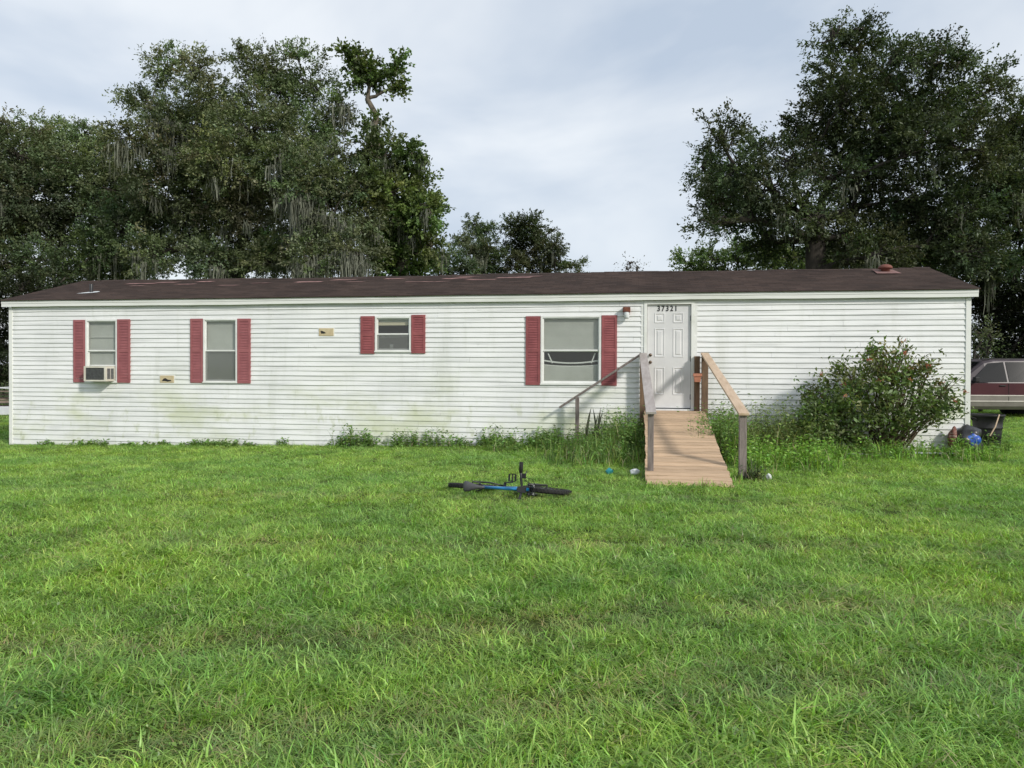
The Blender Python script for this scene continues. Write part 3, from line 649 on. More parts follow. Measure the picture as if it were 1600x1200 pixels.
# ------------------------------------------------------------------ bicycle lying on its right side in the grass
def bicycle():
    r0 = Vector((-.10, 9.42, 0)); fwd = Vector((.95, -.31, 0)).normalized()
    root = empty('bicycle', (r0.x, r0.y, 0)); tag(root, 'blue and black bicycle lying on its side on the lawn', 'bicycle')
    up0 = Vector((fwd.y, -fwd.x, 0)); lean = R(9)
    bz = (up0*math.cos(lean)+Vector((0,0,1))*math.sin(lean)).normalized(); by = bz.cross(fwd).normalized()
    rot = Matrix((fwd, by, bz)).transposed().to_4x4()
    T = Matrix.Translation((.0, .0, G(r0.x, r0.y)+.075)) @ rot @ Matrix.Translation((0, 0, -.50))
    RWX, FWX, WR = -.49, .51, .315
    steer = Matrix.Translation((FWX, 0, WR)) @ Matrix.Rotation(R(-3), 4, Vector((-.32, 0, .95))) @ Matrix.Translation((-FWX, 0, -WR))
    def P(mb, name, m, par, X=T, smooth=True): return mb.build(name, m, par, smooth=smooth, xf=X)
    def wheel(x, X):
        w = empty('wheel', (0,0,0)); w.parent = root
        A = Matrix.Translation((x, 0, WR)) @ Matrix.Rotation(math.pi/2, 4, 'X')
        tr = [(WR-.030+.032*math.cos(t), .032*math.sin(t)) for t in [2*math.pi*k/10 for k in range(10)]]
        P(MB().lathe(tr, 44, closed=True), 'tyre', M['tyre'], w, X @ A)
        kn = MB()
        for k in range(44):
            t = 2*math.pi*k/44
            for s_ in (-1, 1):
                c = Vector(((WR-.004)*math.cos(t+.03*s_), (WR-.004)*math.sin(t+.03*s_), .014*s_)); d = Vector((math.cos(t), math.sin(t), .5*s_)).normalized()
                kn.bar(c, c+d*.009, .016, .012)
        tag(P(kn, 'tread_knobs', M['tyre'], w, X @ A, False), kind='stuff')
        P(MB().lathe([(WR-.058,-.012),(WR-.045,-.014),(WR-.045,.014),(WR-.058,.012)], 40, closed=True), 'rim', M['blackmetal'], w, X @ A)
        P(MB().lathe([(.0,-.05),(.010,-.05),(.010,-.03),(.022,-.028),(.022,-.02),(.014,-.016),(.014,.016),(.022,.02),(.022,.028),(.010,.03),(.010,.05),(.0,.05)], 14), 'hub', M['blackmetal'], w, X @ A)
        for k in range(28):
            t = 2*math.pi*k/28; s_ = 1 if k % 2 else -1; t2 = t+.35*(1 if k % 4 < 2 else -1)
            P(MB().tube([(.02*math.cos(t2), .02*math.sin(t2), .024*s_), ((WR-.052)*math.cos(t), (WR-.052)*math.sin(t), .004*s_)], .0012, 4), 'spoke', M['chrome'], w, X @ A)
    wheel(RWX, T); wheel(FWX, T @ steer)
    bb = (-.06, 0, .275); st = (-.215, 0, .68); ht = (.315, 0, .735); hb = (.345, 0, .635); ra = (RWX, 0, WR)
    P(MB().tube([st, ht], [.019, .021], 12), 'top_tube', M['blue'], root)
    P(MB().tube([bb, (.15, 0, .47), hb], [.026, .028, .024], 12), 'down_tube', M['blue'], root)
    P(MB().tube([bb, (-.235, 0, .73)], .017, 12), 'seat_tube', M['blackmetal'], root)
    P(MB().tube([(.352, 0, .61), (.305, 0, .765)], .024, 12), 'head_tube', M['blue'], root)
    for s_ in (-1, 1):
        P(MB().tube([(bb[0], .02*s_, bb[2]), (-.25, .055*s_, .29), (RWX, .06*s_, WR)], .011, 8), 'chain_stay', M['blackmetal'], root)
        P(MB().tube([(st[0], .018*s_, st[2]-.02), (-.33, .05*s_, .52), (RWX, .06*s_, WR)], .009, 8), 'seat_stay', M['blackmetal'], root)
    fk = empty('fork', (0,0,0)); fk.parent = root
    P(MB().tube([(.36, -.07, .60), (.36, .07, .60)], .02, 10), 'crown', M['blackmetal'], fk, T @ steer)
    for s_ in (-1, 1): P(MB().tube([(.36, .06*s_, .63), (.42, .06*s_, .48), (FWX, .06*s_, WR)], [.017, .017, .012], 10), 'fork_leg', M['blackmetal'], fk, T @ steer)
    hbp = empty('handlebar', (0,0,0)); hbp.parent = root
    P(MB().tube([(.305, 0, .765), (.29, 0, .82), (.345, 0, .86)], .018, 10), 'stem', M['blackmetal'], hbp, T @ steer)
    P(MB().tube([(.32, -.245, .895), (.335, -.12, .875), (.345, -.05, .86), (.345, .05, .86), (.335, .12, .875), (.315, .31, .90)], .0155, 10), 'bar', M['blackmetal'], hbp, T @ steer)
    for a_, b_ in ((.20, .325), (-.255, -.15)):
        P(MB().tube([(.333-.05*abs(a_)*.6, a_, .882), (.333-.05*abs(b_)*.6, b_, .895)], .024, 12), 'grip', M['tyre'], hbp, T @ steer)
    for y in (.14, -.12):
        P(MB().tube([(.335, y, .872), (.375, y+.01*np.sign(y), .86), (.39, y+.09*np.sign(y), .862)], [.012, .007, .006], 8), 'brake_lever', M['blackmetal'], hbp, T @ steer)
    for y0 in (.12, -.10):
        P(MB().tube([(.37, y0, .86), (.45, y0*.6, .82), (.46, y0*.3, .74), (.40, 0.02, .66)], .0032, 6), 'brake_cable', M['tyre'], hbp, T @ steer)
    for y in (.165, -.135): P(MB().box(.325, .385, y-.03, y+.03, .845, .885), 'shifter', M['plastic'], hbp, T @ steer, False)
    P(MB().box(.30, .40, -.035, .035, .835, .885), 'stem_clamp', M['blackmetal'], hbp, T @ steer, False)
    for y0 in (.15, -.12):
        P(MB().tube([(.37, y0, .87), (.47, y0*.9, .86), (.50, y0*.4, .78), (.44, .03, .70), (.30, .03, .66)], .004, 6), 'gear_cable', M['tyre'], hbp, T @ steer)
    for s_ in (-1, 1): P(MB().bar((.395, .045*s_, .60), (.44, .045*s_, .66), .03, .022), 'brake_caliper', M['galv'], fk, T @ steer, False)
    P(MB().box(-.55, -.46, -.085, -.055, .20, .30), 'rear_derailleur', M['galv'], root, T, False)
    P(MB().tube([(-.235, 0, .73), (-.262, 0, .84)], .0135, 10), 'seat_post', M['chrome'], root)
    sd = MB(); prof = [(-.13, .052, .0), (-.11, .066, .010), (-.06, .060, .012), (.0, .038, .006), (.06, .022, .002), (.115, .017, -.006), (.13, .008, -.012)]
    off = 0
    for x, w_, z in prof:
        for k in range(12):
            t = 2*math.pi*k/12; sd.v.append((-.265+x, w_*math.cos(t), .862+z+(.022 if math.sin(t) > 0 else .038)*math.sin(t)))
    for i in range(len(prof)-1):
        for k in range(12): sd.f.append((i*12+k, i*12+(k+1) % 12, (i+1)*12+(k+1) % 12, (i+1)*12+k)); sd.m.append(0)
    sd.f += [tuple(range(12)), tuple(range((len(prof)-1)*12, len(prof)*12))]; sd.m += [0, 0]
    P(sd, 'saddle', M['saddle'], root)
    ck = empty('crankset', (0,0,0)); ck.parent = root
    A = Matrix.Translation(bb) @ Matrix.Rotation(math.pi/2, 4, 'X')
    P(MB().lathe([(.03,.045),(.085,.045),(.092,.048),(.085,.051),(.03,.051)], 32, closed=True), 'chainring', M['blackmetal'], ck, T @ A)
    P(MB().tube([(bb[0], -.065, bb[2]), (bb[0], .065, bb[2])], .02, 12), 'axle', M['blackmetal'], ck)
    ang = R(38)
    for s_ in (-1, 1):
        e = Vector((bb[0]+.165*math.cos(ang)*s_, .075*s_, bb[2]+.165*math.sin(ang)*s_))
        P(MB().bar((bb[0], .068*s_, bb[2]), e, .026, .014, (0,1,0)), 'crank_arm', M['blackmetal'], ck, T, False)
        pd = MB(); c = e+Vector((0, .06*s_, 0))
        for dx in (-.042, .042): pd.box(c.x+dx-.009, c.x+dx+.009, c.y-.045, c.y+.045, c.z-.011, c.z+.011)
        for dy in (-.045, .045): pd.box(c.x-.0358, c.x+.0358, c.y+dy-.006, c.y+dy+.006, c.z-.0095, c.z+.0095)
        pd.tube([e, c+Vector((0, .05*s_, 0))], .009, 8)
        P(pd, 'pedal', M['plastic'], ck, T, False)
    P(MB().tube([(bb[0], -.048, bb[2]+.088), (RWX, -.048, WR+.035)], .006, 6), 'chain', M['galv'], ck); P(MB().tube([(bb[0], -.048, bb[2]-.088), (RWX+.03, -.048, WR-.09)], .006, 6), 'chain', M['galv'], ck)
bicycle()

# ------------------------------------------------------------------ parked sport utility vehicle beyond the home
def suv():
    px, py = 12.05, 23.2; rz = R(-2)
    root = empty('parked_suv', (px, py, G(px+2, py)), rz); tag(root, 'dark maroon sport utility vehicle with silver lower sides parked beyond the home', 'suv')
    # x from the nose (0) to the tail (4.85); stations: x, bottom, belt, top, half width, half width at top
    S = [(0,.42,.80,.86,.70,.60),(.10,.36,.92,.98,.84,.72),(.5,.27,.98,1.06,.90,.76),(1.15,.27,1.02,1.11,.92,.78),(1.38,.27,1.05,1.16,.925,.76),(2.08,.27,1.06,1.70,.93,.68),
         (2.35,.27,1.06,1.76,.93,.67),(3.3,.27,1.06,1.775,.93,.67),(4.25,.27,1.06,1.74,.925,.66),(4.62,.36,1.05,1.55,.91,.68),(4.80,.40,1.0,1.08,.89,.74),(4.86,.44,.90,.94,.84,.72)]
    ring = lambda s: [(s[4]*.90, s[1]), (s[4]*.985, s[1]+.10), (s[4], s[1]+.26), (s[4], min(s[1]+.42, s[2]-.05)), (s[4]*.995, s[2]), (s[5]+.02, s[3]-.05), (s[5]*.88, s[3]), (0, s[3]+.012),
                      (-s[5]*.88, s[3]), (-s[5]-.02, s[3]-.05), (-s[4]*.995, s[2]), (-s[4], min(s[1]+.42, s[2]-.05)), (-s[4], s[1]+.26), (-s[4]*.985, s[1]+.10), (-s[4]*.90, s[1])]
    b = MB(); n = 15
    for s in S:
        for y, z in ring(s): b.v.append((s[0], y, z))
    for i in range(len(S)-1):
        for k in range(n):
            f = (i*n+k, i*n+(k+1) % n, (i+1)*n+(k+1) % n, (i+1)*n+k); b.f.append(f); b.m.append(1 if k in (0, 1, 2, 11, 12, 13) else (2 if k in (4, 5, 6, 7, 8, 9) and S[i][0] > 1.2 else 0))
    b.f += [tuple(range(n)), tuple(range((len(S)-1)*n, len(S)*n))]; b.m += [1, 1]
    b.build('body', [M['maroon'], M['silver'], M['cartop']], root, bevel=.012)
    # side glass follows the lean of the upper body
    for sg in (-1, 1):
        def sp(x, t):   # point on the upper side at station x, t from belt 0 to roof edge 1
            for A, B in zip(S, S[1:]):
                if A[0] <= x <= B[0]:
                    f = (x-A[0])/(B[0]-A[0]); q = [A[i]+(B[i]-A[i])*f for i in range(6)]; break
            y = q[4]*.995+(q[5]+.02-q[4]*.995)*t; z = q[2]+(q[3]-.05-q[2])*t; return Vector((x, sg*(y+.012), z+.004))
        for xs in ([(1.58,.05),(2.64,.05),(2.64,.95),(2.18,.95)], [(2.70,.05),(3.54,.05),(3.54,.95),(2.70,.95)], [(3.60,.05),(4.46,.06),(4.27,.94),(3.60,.95)]):
            MB().add([sp(x, t) for x, t in xs], [(0,1,2,3) if sg < 0 else (3,2,1,0)]).build('window', M['carglass'], root, recalc=False)
            MB().add([sp(x, t)+Vector((0, -sg*.007, 0)) for x, t in xs], [(0,1,2,3)]).build('window_seal', M['plastic'], root, recalc=False)
        for z, h in ((.69, .035), (.52, .035)):
            MB().box(.95, 4.1, sg*.930-.012, sg*.930+.012, z-h/2, z+h/2).build('side_moulding', M['moulding'], root, bevel=.006)
        for x in (1.55, 2.68, 3.56): MB().box(x-.006, x+.006, sg*.930-.004, sg*.930+.006, .50, 1.04).build('door_seam', M['dark'], root)
        for x in (2.50, 3.40): MB().box(x-.09, x+.09, min(sg*.93, sg*.955), max(sg*.93, sg*.955), .965, 1.0).build('door_handle', M['plastic'], root, bevel=.008)
        MB().box(1.60, 1.74, min(sg*.95, sg*1.12), max(sg*.95, sg*1.12), 1.08, 1.24).build('mirror', M['plastic'], root, bevel=.03)
        MB().box(2.1, 4.2, sg*.56-.02, sg*.56+.02, 1.755, 1.80).build('roof_rack', M['plastic'], root, bevel=.008)
        MB().box(.0, .12, min(sg*.45, sg*.70), max(sg*.45, sg*.70), .72, .86).build('headlight', M['litter'], root, bevel=.02)
        MB().box(4.76, 4.875, min(sg*.68, sg*.83), max(sg*.68, sg*.83), .75, 1.0).build('tail_light', M['roofrust'], root, bevel=.02)
        for x in (.92, 3.92):
            w = empty('wheel', (0,0,0)); w.parent = root; A = Matrix.Translation((x, sg*.80, .355)) @ Matrix.Rotation(-sg*math.pi/2, 4, 'X')
            MB().lathe([(.0,.10),(.22,.10),(.24,.115),(.33,.12),(.355,.09),(.355,-.09),(.33,-.12),(.0,-.12)], 32).build('tyre', M['tyre'], w, smooth=True, xf=A)
            MB().lathe([(.0,.135),(.05,.135),(.07,.118),(.19,.108),(.22,.125),(.235,.12)], 28).build('rim', M['silver'], w, smooth=True, xf=A)
            MB().lathe([(.36,.13),(.43,.14),(.44,.10),(.40,-.05)], 32).build('wheel_arch', M['plastic'], w, smooth=True, xf=A)
    for A, B, t in ((S[4], S[5], 0), (S[8], S[9], 1)):
        za, zb_ = A[3]+.05, B[3]-.03
        MB().add([(A[0]+.03, -.60, za+.01), (A[0]+.03, .60, za+.01), (B[0]-.04, .56, zb_+.03), (B[0]-.04, -.56, zb_+.03)], [(3,2,1,0) if not t else (0,1,2,3)]).build('windscreen', M['carglass'], root, recalc=False)
    MB().box(-.06, .04, -.78, .78, .42, .60).build('bumper', M['silver'], root, bevel=.03); MB().box(4.82, 4.95, -.80, .80, .44, .62).build('bumper', M['silver'], root, bevel=.03)
    MB().box(-.012, .03, -.40, .40, .66, .84).build('grille', M['plastic'], root)
suv()

# ------------------------------------------------------------------ bin, bag and litter by the right corner
bx, by_ = 9.52, 15.0; g = G(bx, by_)
bn = empty('garbage_can', (bx, by_, g), R(10)); tag(bn, 'black plastic garbage can with weeds poking out beside the right corner of the home', 'garbage can')
MB().lathe([(.0,.0),(.215,.0),(.225,.02),(.25,.30),(.252,.34),(.262,.345),(.262,.365),(.255,.37),(.272,.57),(.30,.575),(.305,.60),(.30,.62),(.28,.62),(.262,.57),(.235,.10),(.0,.06)], 36).build('can', M['plastic'], bn, smooth=True)
for s_ in (-1, 1):
    MB().tube([(s_*.285, -.07, .50), (s_*.335, -.05, .545), (s_*.335, .05, .545), (s_*.285, .07, .50)], .014, 8).build('handle', M['plastic'], bn, smooth=True)
MB().tube([(-.02, -.31, .63), (-.16, -.37, .40), (-.27, -.36, .22)], .012, 8).build('broken_stick', M['wood_tan'], bn)
def lump(name, m, loc, r, sc, seed, label, cat, sub=3, amp=.16):
    bm = bmesh.new(); bmesh.ops.create_icosphere(bm, subdivisions=sub, radius=1); q = random.Random(seed); ph = [[q.uniform(0, 6) for _ in range(3)] for _ in range(6)]; fr = [[q.uniform(1.2, 5) for _ in range(3)] for _ in range(6)]
    for v in bm.verts:
        d = sum(math.sin(v.co[0]*f[0]+p[0])*math.sin(v.co[1]*f[1]+p[1])*math.sin(v.co[2]*f[2]+p[2]) for f, p in zip(fr, ph))
        v.co *= 1+amp*d; v.co.x *= sc[0]*r; v.co.y *= sc[1]*r; v.co.z *= sc[2]*r
    z0 = min(v.co.z for v in bm.verts)
    for v in bm.verts: v.co.z -= z0
    me = bpy.data.meshes.new(name); bm.to_mesh(me); bm.free(); me.materials.append(m)
    me.polygons.foreach_set('use_smooth', [True]*len(me.polygons))
    o = bpy.data.objects.new(name, me); COL.objects.link(o); o.location = loc
    if label: tag(o, label, cat)
    return o
bg_ = tuple(hp(20.22, .16).xy); bag = lump('trash_bag', M['bagblack'], (*bg_, G(*bg_)-.02), .235, (1.05, .8, 1.05), 3, 'crumpled black trash bag with a blue patch at the foot of the corner trim', 'trash bag')
o = lump('blue_plastic', M['bagblue'], (.03, -.135, .11), .11, (1.0, .55, 1.25), 8, None, None); o.parent = bag
q = random.Random(9)
for k in range(14):
    t = q.uniform(0, 6.28); z = q.uniform(.06, .36); rr = .19*math.sqrt(max(.05, 1-((z-.2)/.2)**2))
    o = lump('white_scrap', M['litter'], (rr*1.02*math.cos(t), -abs(rr*.86*math.sin(t)), z), .014, (1, .6, .8), k, None, None, 1); o.parent = bag
lump('brown_cloth', M['brownbag'], (*hp(19.97, .17).xy, G(8.3, 13.9)-.02), .12, (.75, .7, 1.75), 5, 'upright bundle of reddish brown striped cloth beside the black trash bag', 'cloth bundle')
lump('teal_plastic', M['teal'], (*hp(17.35, .95).xy, G(*hp(17.35, .95).xy)+.02), .10, (1.5, .8, .75), 6, 'teal plastic scrap in the weeds in front of the flowering shrub', 'plastic scrap')
lump('teal_cup', M['teal'], (1.45, 11.1, G(1.45, 11.1)-.01), .05, (1.0, .8, 1.1), 7, 'small pale teal plastic cup in the grass left of the ramp', 'cup')
lump('white_rag', M['litter'], (1.82, 11.05, G(1.82, 11.05)-.01), .055, (1.2, .8, .95), 12, 'small white rag by the foot of the ramp handrail post', 'rag')
lump('white_wrapper', M['litter'], (3.62, 10.55, G(3.62, 10.55)-.01), .045, (.8, .8, 1.0), 13, 'crumpled white wrapper in the grass right of the ramp', 'wrapper')
p = hp(18.25, 1.25); o = MB().bar((-.38, 0, .03), (.38, .06, .035), .09, .022).build('pale_board', M['litter']); o.location = (p.x, p.y, G(p.x, p.y)+.03); o.rotation_euler.z = R(-8); tag(o, 'flat pale board lying in the grass before the flowering shrub', 'board')
p = hp(19.35, .95); o = MB().bar((-.33, 0, .03), (.33, .0, .035), .12, .02).build('pale_sheet', M['litter']); o.location = (p.x, p.y, G(p.x, p.y)+.03); o.rotation_euler.z = R(-12); tag(o, 'short white sheet of trim lying below the shrub by the corner', 'trim sheet')
# scrap pile far left beyond the home
sx, sy = -20.0, 29.6; g = G(sx, sy)
o = empty('scrap_pile', (sx, sy, g)); tag(o, 'heap of old boards and white sheets under the oaks left of the home', 'scrap pile')
q = random.Random(31)
MB().box(-2.2, 1.4, -.5, .5, 0, .33).build('white_sheet_stack', M['tarp'], o, bevel=.02)
for k in range(9): MB().bar((q.uniform(-2, -1), q.uniform(-.4, .3), .36+.07*k), (q.uniform(.2, 1.4), q.uniform(-.4, .3), .36+.075*k+q.uniform(-.05, .12)), .14, .05).build('board', M['lumber'], o)
for k in range(2): MB().bar((-1.4+.5*k, -.3, .98+.12*k), (.6+.5*k, -.2, 1.10-.1*k), .22, .03).build('white_board', M['tarp'], o)
# ------------------------------------------------------------------ leaves, trees
def rot_basis(n, rng, upbias=.35):
    d = rng.normal(size=(n, 3)); d[:, 2] = d[:, 2]*.6; d /= np.linalg.norm(d, axis=1, keepdims=True)          # along the leaf
    a = rng.normal(size=(n, 3)); a[:, 2] += upbias*3; nrm = a-d*np.sum(a*d, 1, keepdims=True); nrm /= np.linalg.norm(nrm, axis=1, keepdims=True)
    return d, np.cross(nrm, d), nrm
def leaves(cen, size, wid, rng, cols, upbias=.35, dirs=None):
    """rhombic folded leaves: verts and quads for n leaves"""
    n = len(cen); d, s, nr = rot_basis(n, rng, upbias)
    if dirs is not None:
        d = d*.8+dirs; d /= np.linalg.norm(d, axis=1, keepdims=True); s = np.cross(nr, d); s /= np.linalg.norm(s, axis=1, keepdims=True)
    L_ = (size*rng.uniform(.6, 1.3, n))[:, None]; W_ = L_*wid
    v = np.empty((n, 4, 3)); v[:, 0] = cen-d*L_*.5; v[:, 1] = cen+s*W_*.5+nr*W_*.18-d*L_*.05; v[:, 2] = cen+d*L_*.5-nr*L_*.10; v[:, 3] = cen-s*W_*.5+nr*W_*.18-d*L_*.05
    return v.reshape(-1, 3), np.arange(n*4).reshape(n, 4), np.repeat(cols, 4, 0)
def jit(col, n, rng, a=.25, hue=.10):
    c = np.array(col)[None]*(1+rng.normal(0, a, (n, 1))).clip(.35, 1.9)*(1+rng.normal(0, hue, (n, 3))); return c.clip(.005, 1)

def tree(name, label, base, lobes, leafcol, mat_='leaf_oak', lsize=.135, wid=.46, dens=1.0, trunk_r=.38, fork=.35, seed=1, bark='bark', moss=0, group=None, sig=.38, per=84, cl=1.0, limb=None):
    rng = np.random.default_rng(seed); q = random.Random(seed)
    root = empty(name, (base.x, base.y, base.z)); tag(root, label, 'tree', group)
    C = [Vector(c)-base for c, r in lobes]; RR = [r for c, r in lobes]
    top = max(c.z for c in C); cx = sum(c.x for c in C)/len(C); cy = sum(c.y for c in C)/len(C)
    fz = top*fork; tb = MB(); k1 = Vector((cx*.10+q.uniform(-.3, .3), cy*.1, fz))
    pts = [Vector((0,0,-.3)), Vector((q.uniform(-.15,.15), 0, fz*.35)), Vector((k1.x*.6+q.uniform(-.2,.2), k1.y*.5, fz*.7)), k1]
    tb.tube(pts, [trunk_r*1.35, trunk_r, trunk_r*.88, trunk_r*.72], 12); tb.build('trunk', M[bark], root, smooth=True)
    br = MB(); V = []; Q = []; K = []; off = 0
    nodes = [(pts[1].lerp(k1, t), trunk_r*.75) for t in (.55, .7, .85, 1.0)]
    if limb:
        lp = [Vector(p)-base for p in limb]; lp = [k1]+lp; br.tube(lp, [trunk_r*.6*(1-.8*i/(len(lp)-1))+.02 for i in range(len(lp))], 8); nodes += [(p, trunk_r*.5*(1-.7*i/len(lp))+.02) for i, p in enumerate(lp)]
    for c, r in sorted(zip(C, RR), key=lambda t: (t[0]-k1).length):
        a, ra = min(nodes, key=lambda n_: (n_[0]-c).length+1.6*max(0, n_[0].z-c.z)+.25/(n_[1]+.05))
        ln_ = (c-a).length; m1 = a.lerp(c, .35)+Vector((q.uniform(-.2,.2), q.uniform(-.2,.2), .16+q.uniform(-.05,.1)))*ln_*.5; m2 = a.lerp(c, .72)+Vector((q.uniform(-.2,.2), q.uniform(-.2,.2), q.uniform(-.1,.2)))*ln_*.5
        P = []
        for i in range(8):
            t = i/7; P.append(a*(1-t)**3+m1*3*t*(1-t)**2+m2*3*t*t*(1-t)+c*t**3+Vector((q.uniform(-.06,.06), q.uniform(-.06,.06), q.uniform(-.06,.06)))*(1 if 0 < i < 7 else 0))
        r0 = min(ra*.72, trunk_r*.42); rl = [r0*(1-.62*i/7)+.008 for i in range(8)]; br.tube(P, rl, 7); nodes += list(zip(P[2:], rl[2:]))
        # clusters on the shell and through the volume of the lobe
        rx, ry, rz = r if hasattr(r, '__len__') else (r, r, r*.85)
        area = 4*math.pi*((rx*ry+ry*rz+rx*rz)/3); nc = max(8, int(area*4.2*dens*cl))
        d = rng.normal(size=(nc, 3)); d /= np.linalg.norm(d, axis=1, keepdims=True); rad = .18+.85*rng.random((nc, 1))**.60
        wob = 1+.22*np.sin(d[:, :1]*4+seed+c.x)*np.cos(d[:, 2:]*5+c.z)+rng.normal(0, .08, (nc, 1))
        cc = np.array(c)+d*rad*wob*np.array([rx, ry, rz])
        m = np.maximum(6, rng.poisson(per/cl, nc)); idx = np.repeat(np.arange(nc), m); nl = len(idx)
        sg = sig*rng.uniform(.55, 1.25, nc)
        nt_ = 5; td = rng.normal(size=(nc, nt_, 3))*np.array([1, 1, .7])*.75+d[:, None, :]*.85+np.array([0, 0, .12]); td /= np.linalg.norm(td, axis=2, keepdims=True)
        ti = rng.integers(0, nt_, nl); tdir = td[idx, ti]; s_ = rng.random((nl, 1))**.8*(sg[idx]*2.0)[:, None]
        pos = cc[idx]+tdir*s_+rng.normal(size=(nl, 3))*.055+np.array([0, 0, -.10])*s_*s_
        ct = jit(leafcol, nc, rng, .20, .06)*(1+rng.normal(0, .16))*(1+rng.normal(0, .05, (1, 3))); col = ct[idx]*(1+rng.normal(0, .22, (nl, 1))).clip(.45, 1.7)
        v, f, kk = leaves(pos, lsize, wid, rng, col, dirs=tdir*.9); V.append(v); Q.append(f+off); K.append(kk); off += len(v)
        for j in range(min(nc, 14)):
            e = Vector(cc[j]); s0 = P[5].lerp(P[7], q.random()); mid = s0.lerp(e, .5)+Vector((q.uniform(-.15,.15), q.uniform(-.15,.15), q.uniform(-.05,.2)))
            br.tube([s0, mid, e], [.045, .028, .010], 5, cap=False)
    tag(br.build('branches', M[bark], root, smooth=True), kind='stuff')
    np_mesh('crown', np.concatenate(V), np.concatenate(Q), M[mat_], np.concatenate(K), root)
    if moss:
        V = []; F = []; K = []; off = 0
        for j in range(moss):
            i = q.choice([h for h in range(len(C)) if C[h].z < .86*top] or [0]); r = RR[i]; r = r if hasattr(r, '__len__') else (r, r, r)
            t = q.uniform(0, 6.28); o0 = C[i]+Vector((math.cos(t)*r[0]*q.uniform(.2, 1), -abs(math.sin(t))*r[1]*q.uniform(.3, 1.05), -r[2]*q.uniform(.0, .8)))
            ns = q.randrange(16, 34); ln = q.uniform(.5, 1.7); sw = q.uniform(.14, .34)
            for s_ in range(ns):
                e_ = q.gauss(0, 1); p = o0+Vector((e_*sw, q.gauss(0, .14), q.gauss(0, .10)-.05*abs(e_))); l_ = ln*q.uniform(.35, 1.1)*math.exp(-.45*e_*e_); w_ = q.uniform(.010, .034); az = q.uniform(0, 3.14); ax = Vector((math.cos(az), math.sin(az), 0)); ns_ = 6
                cb = np.array((.185,.195,.155))*q.uniform(.6, 1.3); dxx = Vector((0, 0, 0))
                for h in range(ns_):
                    ww = w_*(1-.7*h/(ns_-1))*q.uniform(.4, 1.6); dxx += Vector((q.uniform(-.035,.035), q.uniform(-.035,.035), 0)); pp_ = p+dxx+Vector((0, 0, -l_*h/(ns_-1)))
                    V += [tuple(pp_-ax*ww), tuple(pp_+ax*ww)]; K += [cb, cb]
                for h in range(ns_-1): F.append((off+2*h, off+2*h+1, off+2*h+3, off+2*h+2))
                off += 2*ns_
        tag(np_mesh('spanish_moss', np.array(V), np.array(F), M['moss'], np.array(K), root), kind='stuff')
    return root
def LB(depth, items, seed, flat=1.0):
    """lobes from outline points: (x, y, radius) at a depth, staggered in depth"""
    q = random.Random(seed); out = []
    for it in items:
        x, y, r = it[:3]; dd = depth+(it[3] if len(it) > 3 else q.uniform(-2.2, 2.2)); rm = r*.88*dd/FPX
        out.append((tuple(at(x, y, dd)), (rm*1.05, rm*1.05*flat, rm*.88)))
    return out
def base_at(x, depth):
    p = at(x, 572, depth); return Vector((p.x, p.y, G(p.x, p.y)))
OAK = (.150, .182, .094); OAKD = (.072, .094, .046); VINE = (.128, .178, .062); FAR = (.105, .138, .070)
tree('live_oak', 'broad low live oak left of the tall mossy oak, reaching past the roof end', base_at(70, 37),
     LB(37, [(25,240,52),(95,225,48),(-60,250,70),(45,300,70),(140,270,60),(185,300,55),(-30,360,60),(90,350,60),(200,360,62),(150,395,45),(-110,330,80),(60,205,24),(135,212,26),(0,205,26),(20,350,50),(140,330,55),(230,330,50),(60,260,50),(180,250,40),(-20,300,60),(60,405,40),(20,425,36),(110,425,36),(160,425,40),(-10,400,44),(215,420,40)], 1), OAK, seed=21, trunk_r=.5, moss=26, fork=.38)
tree('live_oak', 'tallest live oak behind the home, hung with grey moss', base_at(360, 34),
     LB(34, [(265,105,34),(225,165,36),(200,215,34),(310,110,30),(330,160,50),(375,90,22),(420,110,44),(465,85,18),(490,130,34),(530,165,26),(300,225,58),(400,200,60),(470,215,48),(250,290,55),(345,300,66),(425,290,60),(290,370,58),(380,380,60),(240,395,45),(450,395,40),(360,250,60),(440,250,50),(310,300,50),(390,330,55),(270,190,40),(350,200,50),(440,160,44),(510,200,30),(330,410,45),(420,410,45),(260,240,45)], 2), OAK, seed=22, trunk_r=.6, moss=80, fork=.42)
tree('mossy_oak', 'thin oak curtained with long grey moss behind the small window', base_at(520, 31.5),
     LB(31.5, [(500,270,44),(555,290,44),(520,335,52),(570,345,36),(475,350,40),(550,395,40),(490,405,36),(530,300,44),(510,380,44),(470,300,34),(585,300,28),(520,240,26)], 3), OAK, seed=23, trunk_r=.3, moss=110, dens=.95)
tree('vine_tree', 'bright green vine-covered tree with a bare crooked top above the roof', base_at(630, 34),
     LB(34, [(600,245,36),(640,240,22),(645,285,36),(610,300,44),(660,325,28),(640,350,44),(600,370,40),(650,400,38),(672,330,14),(575,230,18),(615,420,40),(675,385,20),(585,195,12,0.),(560,95,20,0.),(545,92,15,0.),(585,108,14,0.),(605,112,16,0.),(622,108,12,0.),(575,128,14,0.),(618,138,6,0.),(560,120,10,0.)], 4), VINE, 'leaf_vine', lsize=.17, wid=.6, seed=24, trunk_r=.35, bark='bark_pale', moss=14, fork=.55, per=70, limb=[at(608,300,34),at(598,240,34),at(584,205,34),at(588,180,34),at(574,155,34),at(577,135,34),at(566,112,34)])
tree('shrubby_tree', 'small dark tree between the vine-covered tree and the far twin oaks', base_at(700, 52), LB(52, [(700,400,16),(690,420,20),(722,412,16),(672,410,18),(735,422,14)], 5), FAR, lsize=.16, seed=25, trunk_r=.2)
